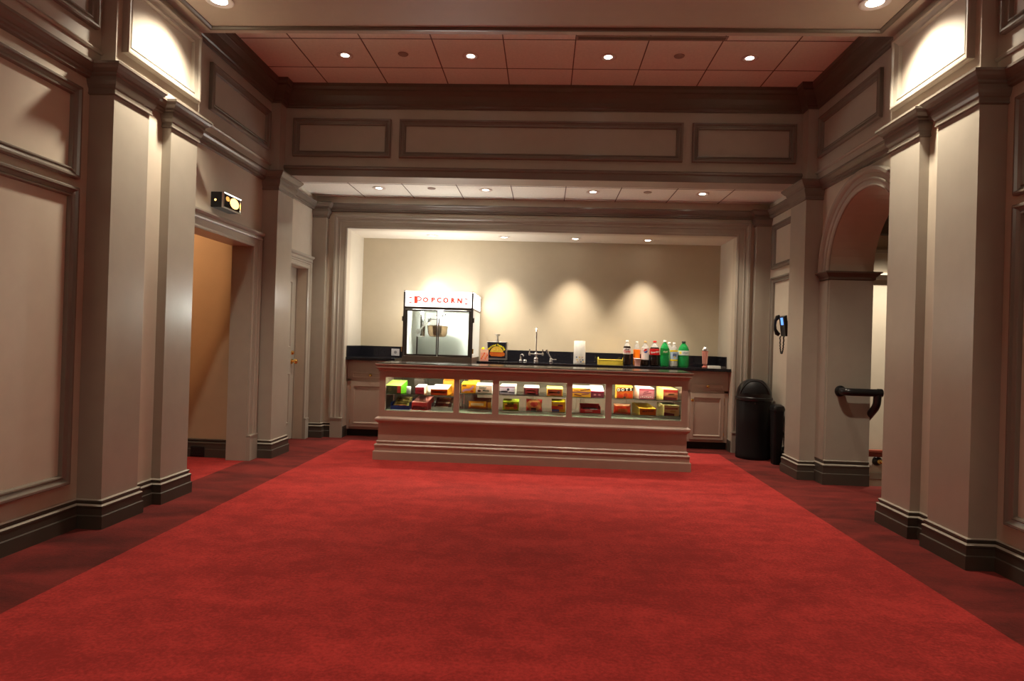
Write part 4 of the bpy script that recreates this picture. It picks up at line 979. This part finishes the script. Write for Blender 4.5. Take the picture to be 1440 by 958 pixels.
yb_ = thing('condiment_bottle', 'small orange bottle with yellow cap beside the popcorn machine', 'bottle', (-.79, 8.42, ZT))
yb_.location = (-.905, 8.62, ZT) ; yb_.location.x = -.838 - .03
yb_.location = (-.835, 8.66, ZT)
MB().lathe([(0, 0), (.034, 0), (.037, .006), (.037, .10), (.03, .115), (0, .115)], (0, 0, 0), 20).build('body', C(225, 140, 40), yb_, True)
MB().lathe([(0, .115), (.024, .115), (.024, .15), (.018, .172), (.008, .178), (0, .178)], (0, 0, 0), 20).build('cap', C(250, 215, 20), yb_, True)
MB().lathe([(.0372, .03), (.0378, .032), (.0378, .085), (.0372, .087)], (0, 0, 0), 20).build('label_wrap', C(235, 190, 90), yb_, True)
def d_pk2(r, b, w):
    for i in range(7): b(.15 + .12 * i, .2 + .15 * (i * 5 % 4), .08, .10, C(240, 100 + 20 * (i % 3), 50))
    r(.05, .95, .72, .95, C(245, 200, 170))
o = carton('pink and orange packet in front of the butter dispenser', -.852, -.745, ZT, .150, 8.47, .03, C(245, 170, 150), C(250, 200, 180), C(240, 180, 160), d_pk2, .150, 'snack_packet', 'packet'); del o['group']
o = MB().prism([(-.014, 0, 0), (.014, 0, 0), (.012, 0, .155), (-.012, 0, .155)], (0, .05, 0)).build('salt_box', [C(120, 125, 140)], None, bevel=.003)
o.location = (-.782, 8.585, ZT); o.location = (-.795, 8.53, ZT); tag(o, 'thin grey carton between orange bottle and butter dispenser', 'carton')

# sink taps
def chrome_thing(name, label, cat, loc): return thing(name, label, cat, loc)
fa = chrome_thing('bridge_faucet', 'tall chrome faucet with crossbar and two handles', 'faucet', (-.107, 8.66, ZT))
MB().lathe([(0, 0), (.034, 0), (.036, .01), (.030, .022), (.034, .04), (.028, .058), (.016, .066), (.014, .10), (.018, .108), (.018, .122), (.014, .128), (0, .128)], (0, 0, 0), 24).build('column', M['chrome'], fa, True)
MB().tube([(-.092, 0, .105), (.092, 0, .105)], [.012] * 2, 14).lathe([(0, -.02), (.018, -.018), (.022, 0), (.018, .018), (0, .02)], (0, 0, .105), 16, 'X').build('crossbar', M['chrome'], fa, True)
for sx in (-1, 1):
    MB().lathe([(0, .085), (.016, .088), (.016, .118), (.009, .124), (.007, .165), (.010, .172), (0, .176)], (sx * .09, 0, 0), 16).build('handle', M['chrome'], fa, True)
gp = [(0, 0, .12), (0, 0, .40)] + [(0, -.09 + .09 * math.cos(t), .40 + .07 * math.sin(t)) for t in [PI * i / 12 for i in range(1, 13)]] + [(0, -.18, .34)]
MB().tube(gp, .0105, 14).build('gooseneck_spout', M['chrome'], fa, True)
MB().tube([(0, -.18, .36), (0, -.18, .315)], .014, 14).build('aerator', M['chrome'], fa, True)
sd = chrome_thing('soap_dispenser', 'small hooked chrome soap dispenser left of the tall faucet', 'soap dispenser', (-.318, 8.68, ZT))
MB().lathe([(0, 0), (.024, 0), (.025, .012), (.018, .02), (.012, .03), (.010, .075), (0, .078)], (0, 0, 0), 18).build('base', M['chrome'], sd, True)
MB().tube([(0, 0, .07), (.004, -.005, .092), (.022, -.02, .098), (.04, -.035, .085), (.042, -.037, .07)], [.009, .010, .010, .009, .007], 12).build('spout', M['chrome'], sd, True)
o = MB().lathe([(0, 0), (.026, 0), (.028, .006), (.026, .018), (.018, .028), (0, .032)], (0, 0, 0), 18).build('sink_stopper', M['chrome'], None, True)
o.location = (-.255, 8.66, ZT); tag(o, 'small domed chrome stopper beside the soap dispenser', 'stopper')
sp = chrome_thing('lever_tap', 'chrome lever tap with tilted handle right of the tall faucet', 'faucet', (.098, 8.66, ZT))
MB().lathe([(0, 0), (.026, 0), (.027, .012), (.020, .02), (.020, .05), (.014, .058), (0, .06)], (0, 0, 0), 18).build('base', M['chrome'], sp, True)
MB().tube([(0, 0, .05), (-.03, -.01, .10), (-.048, -.015, .135)], [.010, .010, .012], 12).tube([(-.044, -.014, .128), (-.066, -.018, .172)], [.017, .015], 12).build('lever', M['chrome'], sp, True)
MB().tube([(.01, 0, .035), (.075, -.01, .038)], [.010, .008], 12).build('spout', M['chrome'], sp, True)

tw = thing('paper_towel_roll', 'standing white paper towel roll on the black worktop', 'paper towel', (.480, 8.60, ZT))
MB().lathe([(.018, 0), (.079, 0), (.081, .004), (.079, .15), (.076, .30), (.074, .304), (.018, .304)], (0, 0, 0), 36).build('roll', mat('paper_white', (.88, .86, .80, 1), .9, noise=.03, scale=60, bump=.2, bscale=120), tw, True)
mb = MB()
for k in range(3):
    for j, z in enumerate((.085, .05, .025)):
        a = -PI / 2 - .55 + .5 * k + .12 * j; rr = .0806
        mb.add([((rr + .0006) * math.cos(a + da), (rr + .0006) * math.sin(a + da), z + dz) for da, dz in [(.16 * math.cos(t), .011 * math.sin(t)) for t in [2 * PI * q / 10 for q in range(10)]]], [list(range(10))], (j + k) % 3)
mb.build('printed_pattern', [C(120, 130, 150), C(235, 205, 130), C(215, 190, 175)], tw)
MB().lathe([(.017, .001), (.020, .001), (.020, .306), (.017, .306)], (0, 0, 0), 20).build('core', C(150, 120, 85), tw, True)

yt = thing('yellow_tray', 'yellow plastic tray with raised end walls on the worktop', 'tray', (.905, 8.56, ZT))
ymat = C(225, 200, 70)
MB().box(-.165, .165, 0, .16, 0, .006).box(-.165, .165, 0, .006, .006, .060).box(-.165, .165, .154, .16, .006, .060).build('trough', ymat, yt)
MB().box(-.168, .168, -.004, .002, .056, .066).box(-.168, .168, .158, .164, .056, .066).build('rolled_rim', C(255, 240, 120), yt)
for sx in (-1, 1):
    MB().prism([(sx * .172, -.004, 0), (sx * .172, .164, 0), (sx * .174, .164, .07), (sx * .174, .13, .094), (sx * .174, .03, .094), (sx * .174, -.004, .07)], (-sx * .008, 0, 0)).build('end_wall', ymat, yt)

# drinks
DG = 'drink bottles on the right of the worktop'
clear = mat('clear_bottle_neck', (.92, .92, .90, 1), .08, trans=.75, ior=1.2, noise=.02)
def bottle(label, x, y, h, r, liquid, fill, wrap, wz, cap, deco=None, neck=None):
    b = thing('drink_bottle', label, 'bottle', (x, y, ZT), 0, DG)
    pr = [(0, .004), (.55 * r, 0), (.82 * r, .0), (r, .03 * h), (r, .30 * h), (.965 * r, .33 * h), (.965 * r, .60 * h), (r, .63 * h), (.97 * r, .68 * h), (.80 * r, .77 * h), (.55 * r, .85 * h), (.33 * r, .905 * h), (.30 * r, .95 * h)]
    lo = [p for p in pr if p[1] <= fill * h]; hi = [p for p in pr if p[1] >= fill * h]
    i = len(lo)
    a, c = pr[i - 1], pr[i]; t = (fill * h - a[1]) / max(1e-6, c[1] - a[1]); m_ = (a[0] + (c[0] - a[0]) * t, fill * h)
    MB().lathe(lo + [m_, (0, fill * h)], (0, 0, 0), 24).build('bottle_body', liquid, b, True)
    MB().lathe([(0, fill * h + .0005), (m_[0], fill * h + .0005)] + [p for p in hi if p[1] > fill * h + .002], (0, 0, 0), 24).build('bottle_neck', neck or clear, b, True)
    MB().lathe([(0, .995 * h), (.30 * r, h), (.36 * r, .985 * h), (.37 * r, .935 * h), (.30 * r, .932 * h)], (0, 0, 0), 20).build('cap', cap, b, True)
    if wrap:
        rr = r * 1.006
        lw = MB().lathe([(r * .97, wz[0] * h), (rr, wz[0] * h + .002), (rr, wz[1] * h - .002), (r * .97, wz[1] * h)], (0, 0, 0), 28).build('label_wrap', wrap, b, True)
        if deco: deco(lw, rr, h)
    return b
def curved_text(parent, name, t, size, z, r, m, spread=.95, tilt=0.0):
    mb = MB(); n = len(t)
    for i, ch in enumerate(t):
        a = -PI / 2 + (i - (n - 1) / 2) * spread * size / r * .62
        mb.text(ch, size, (r * math.cos(a), r * math.sin(a), z + tilt * (i - (n - 1) / 2)), 0, .0004, rot=Matrix.Rotation(a + PI / 2, 4, 'Z') @ Matrix.Rotation(PI / 2, 4, 'X'), bold=.0012)
    return mb.build(name, m, parent)
cola = mat('cola', (.012, .006, .005, 1), .08, noise=.05)
def marks(parent, z, r, m, n, sw, sh, a0=-.5, a1=.5):
    mb = MB()
    for i in range(n):
        a = -PI / 2 + a0 + (a1 - a0) * (i + .5) / n; d = sw / r / 2; zz = z + .003 * math.sin(i * 2.1)
        mb.poly([((r + .0006) * math.cos(a - d), (r + .0006) * math.sin(a - d), zz - sh), ((r + .0006) * math.cos(a + d), (r + .0006) * math.sin(a + d), zz - sh * .8),
                 ((r + .0006) * math.cos(a + d), (r + .0006) * math.sin(a + d), zz + sh), ((r + .0006) * math.cos(a - d), (r + .0006) * math.sin(a - d), zz + sh * .7)])
    return mb.build('printed_marks', m, parent)
def dc1(p, r, h): curved_text(p, 'lettering', 'Diet', .022, .64 * h, r + .001, C(60, 50, 50)); curved_text(p, 'lettering', 'Coke', .044, .555 * h, r + .001, C(220, 30, 30), .9)
def dc2(p, r, h): curved_text(p, 'lettering', 'Coca-Cola', .030, .555 * h, r + .001, WH, .72, .002)
def dpep(p, r, h):
    def disc(a0, a1, m, nm, band):
        mb = MB(); z0 = .60 * h; R_ = .027; c_, s_ = math.cos(.15), math.sin(.15)
        cur = lambda u: .004 * math.sin(u / R_ * 2.6) + .15 * u
        N_ = 16
        for k in range(N_):
            u0, u1 = -R_ + 2 * R_ * k / N_, -R_ + 2 * R_ * (k + 1) / N_
            q = []
            for u in (u0, u1):
                e = max(0, R_ * R_ - u * u) ** .5; m0 = cur(u)
                lo, hi = (min(max(m0 + .004, -e), e), e) if band == 0 else (-e, max(min(m0 - .004, e), -e))
                q.append((u, lo, hi))
            P_ = lambda u, v: ((r + .0009) * math.cos(-PI / 2 + u / r), (r + .0009) * math.sin(-PI / 2 + u / r), z0 + v)
            mb.poly([P_(q[0][0], q[0][1]), P_(q[1][0], q[1][1]), P_(q[1][0], q[1][2]), P_(q[0][0], q[0][2])])
        mb.build(nm, m, p)
    disc(.12, PI + .12, C(215, 40, 45), 'logo_red', 0); disc(PI + .30, 2 * PI - .06, C(35, 60, 150), 'logo_blue', 1)
bottle('cola bottle with silver label and red lettering, leftmost of the drinks', 1.105, 8.52, .332, .052, cola, .76, C(205, 195, 190, .3), (.44, .68), WH, dc1)
bottle('orange labelled clear drink bottle behind the pink cup', 1.238, 8.545, .322, .044, plast(245, 150, 60, .4), .30, C(255, 130, 10), (.30, .66), WH)
cu = thing('drink_cup', 'pale pink plastic cup standing before the orange labelled bottle', 'cup', (1.238, 8.445, ZT))
MB().lathe([(0, .002), (.034, 0), (.046, .088), (.049, .092), (.046, .094), (.043, .088), (.032, .006), (0, .006)], (0, 0, 0), 24).build('cup_body', C(250, 185, 170), cu, True)
MB().lathe([(.046, .086), (.0505, .089), (.0505, .093), (.046, .0955)], (0, 0, 0), 24).build('cup_rim', C(255, 215, 205), cu, True)
bottle('cola bottle with white label and round red and blue emblem', 1.345, 8.52, .328, .052, cola, .73, C(235, 225, 220), (.24, .74), C(215, 175, 110), dpep)
bottle('cola bottle with red label and red cap', 1.470, 8.52, .335, .064, cola, .74, C(215, 25, 28), (.44, .68), C(215, 40, 35), dc2)
grn = plast(45, 185, 95, .6)
def gl(p, r, h):
    marks(p, .56 * h, r + .001, C(225, 235, 190), 5, .007, .012)
bottle('green bottle with white cap next to the red labelled cola', 1.602, 8.52, .345, .060, grn, .78, plast(40, 160, 75, .3), (.46, .70), WH, gl, grn)
def lem(p, r, h):
    mb = MB()
    for z0, z1 in ((.24, .30), (.62, .68)):
        mb.lathe([(r + .0006, z0 * h), (r + .0010, z1 * h)], (0, 0, 0), 24)
    mb.build('label_band', C(245, 215, 40), p, True)
    marks(p, .49 * h, r + .001, C(50, 70, 120), 3, .012, .020); marks(p, .40 * h, r + .001, C(240, 205, 50), 1, .016, .010, -.2, .2)
pale = plast(225, 228, 220, .55)
bottle('clear bottle with blue and yellow label between the green bottles', 1.722, 8.50, .320, .050, pale, .72, C(175, 195, 215), (.24, .68), WH, lem)
bottle('clear bottle with white cap half hidden behind the labelled clear bottle', 1.690, 8.66, .325, .048, pale, .72, C(120, 185, 110), (.26, .62), WH)
def spw(p, r, h):
    mb = MB()
    mb.lathe([(r + .0008, .50 * h), (r + .0008, .60 * h)], (0, 0, 0), 8, 'Z', None, -PI / 2 - 1.0, -PI / 2 - .55); mb.build('label_band', C(235, 215, 90), p, True)
    marks(p, .55 * h, r + .001, C(140, 165, 165), 5, .009, .014, -.35, .75)
bottle('large green bottle with white label and dark cap, rightmost drink', 1.850, 8.52, .340, .072, grn, .78, C(225, 235, 230), (.45, .64), C(20, 35, 28), spw, grn)

sh = thing('glass_shaker', 'tall pink striped shaker with domed silver lid', 'shaker', (2.128, 8.50, ZT))
MB().lathe([(0, 0), (.034, 0), (.036, .012), (.022, .022), (.020, .032), (.028, .045), (.034, .14), (.040, .215), (.040, .222), (0, .222)], (0, 0, 0), 28).build('body', plast(215, 130, 115, .25), sh, True)
for k in range(12):
    a = 2 * PI * k / 12
    MB().tube([(.0285 * math.cos(a), .0285 * math.sin(a), .05), (.0345 * math.cos(a), .0345 * math.sin(a), .14), (.0402 * math.cos(a), .0402 * math.sin(a), .212)], .003, 6).build('stripe', C(240, 185, 170), sh)
MB().lathe([(.041, .222), (.042, .236), (.036, .255), (.022, .275), (.010, .283), (0, .285)], (0, 0, 0), 28).build('lid', M['silver'], sh, True)
np_ = thing('napkin_stack', 'low stack of white napkins at the right end of the worktop', 'napkins', (2.235, 8.46, ZT))
mb = MB()
for k in range(6): mb.box(-.078 + .002 * (k % 2), .078 - .002 * (k % 3), -.06, .06, .005 * k, .005 * k + .0042)
mb.build('napkins', WH, np_); np_.children[0].name = 'napkin'
o = MB().box(-.028, .028, -.04, .04, 0, .018).box(-.022, .022, -.034, .02, .018, .020, 1).build('card_reader', [C(70, 66, 64), C(120, 116, 110)], None, bevel=.003)
o.location = (2.352, 8.44, ZT); tag(o, 'small dark grey pad beside the white napkins', 'pad')

# ------------------------------------------------------------------ light
WARM = (1.0, .87, .68)
def spot(name, loc, e, half, blend=1.0, col=WARM, soft=.05, aim=None):
    d = bpy.data.lights.new(name, 'SPOT'); d.energy = e; d.color = col; d.spot_size = math.radians(half * 2); d.spot_blend = blend; d.shadow_soft_size = soft
    o = bpy.data.objects.new(name, d); COL.objects.link(o); o.location = loc
    if aim: o.rotation_euler = (Vector(aim) - Vector(loc)).to_track_quat('-Z', 'Y').to_euler()
    return o
def point(name, loc, e, col=WARM, soft=.08):
    d = bpy.data.lights.new(name, 'POINT'); d.energy = e; d.color = col; d.shadow_soft_size = soft
    o = bpy.data.objects.new(name, d); COL.objects.link(o); o.location = loc; return o
for x in (-2.47, 2.24): spot('soffit_lamp', (x, 4.545, ZS - .03), 150, 53, 1.0, soft=.05, aim=(x + (-.32 if x < 0 else .32), 4.50, ZS - 1.0))
for x in (-1.994, -.78, .52, 1.828): spot('raised_lamp', (x, 5.98, ZM - .03), 120, 32, 1.0)
for x in (-2.077, -.766, .532, 1.831): spot('low_lamp', (x, 7.65, ZF - .03), 84, 54, 1.0)
for x in (-1.571, -.586, .376, 1.346): spot('niche_lamp', (x, 8.57, NZ - .03), 128, 35, 1.0, (1, .85, .70), soft=.03)
for x in (-1.994, -.78, .52, 1.828):
    for y in (2.6, .6, -1.4): spot('near_fill', (x, y, ZM - .03), 60, 36, 1.0)  # unseen spots without fittings, added to brighten the front carpet
spot('corridor_lamp', (-4.6, 5.4, 2.7), 56, 60, .12, (1, .58, .28), aim=(-4.8, 6.4, 2.486))
spot('hall_lamp', (4.1, 7.45, 3.5), 420, 27, .6)
spot('popper_lamp', (-1.352, 8.25, 1.685), 38, 80, 1.0, (1, .95, .86))
point('popper_bulb', (-1.352, 8.13, 1.62), 24, (1, .95, .86), .04)
for x in (-1.3, 1.1): point('rear_fill', (x, -1.6, 3.6), 13, (1, .86, .66), .15)  # unseen point lights added behind the camera as soft frontal fill

w = bpy.data.worlds.new('dark_world'); SC.world = w; w.use_nodes = True
w.node_tree.nodes['Background'].inputs['Color'].default_value = (0, 0, 0, 1)

# ------------------------------------------------------------------ camera
F_, YAW, PIT, ROL, HH = 890.6, 0.051, 0.0041, 0.0303, 1.30
def ray(u, v):
    a, b = (u - 720) / F_, (v - 479) / F_
    c, s = math.cos(ROL), math.sin(ROL); a, b = c * a + s * b, -s * a + c * b
    x, y, z = a, 1.0, -b
    c, s = math.cos(PIT), math.sin(PIT); y, z = c * y - s * z, s * y + c * z
    c, s = math.cos(YAW), math.sin(YAW); return Vector((c * x - s * y, s * x + c * y, z))
fw = ray(720, 479).normalized(); rt_ = (ray(820, 479) - ray(720, 479)).normalized(); up = rt_.cross(fw)
cd = bpy.data.cameras.new('camera'); co = bpy.data.objects.new('camera', cd); COL.objects.link(co)
cd.sensor_fit = 'HORIZONTAL'; cd.sensor_width = 36; cd.lens = F_ / 1440 * 36; cd.clip_start = .05
Mx = Matrix((rt_, up, -fw)).transposed().to_4x4(); Mx.translation = Vector((0, 0, HH)); co.matrix_world = Mx
SC.camera = co
vs_ = SC.view_settings; SC.display_settings.display_device = 'sRGB'
vs_.view_transform = 'Standard'; vs_.look = 'None'; vs_.gamma = 1; vs_.exposure = 0.86; vs_.use_curve_mapping = False
cy = SC.cycles
cy.max_bounces = 10; cy.diffuse_bounces = 6; cy.glossy_bounces = 4; cy.transparent_max_bounces = 12; cy.transmission_bounces = 6
cy.caustics_reflective = False; cy.caustics_refractive = False; cy.sample_clamp_indirect = 4.0; cy.use_denoising = True
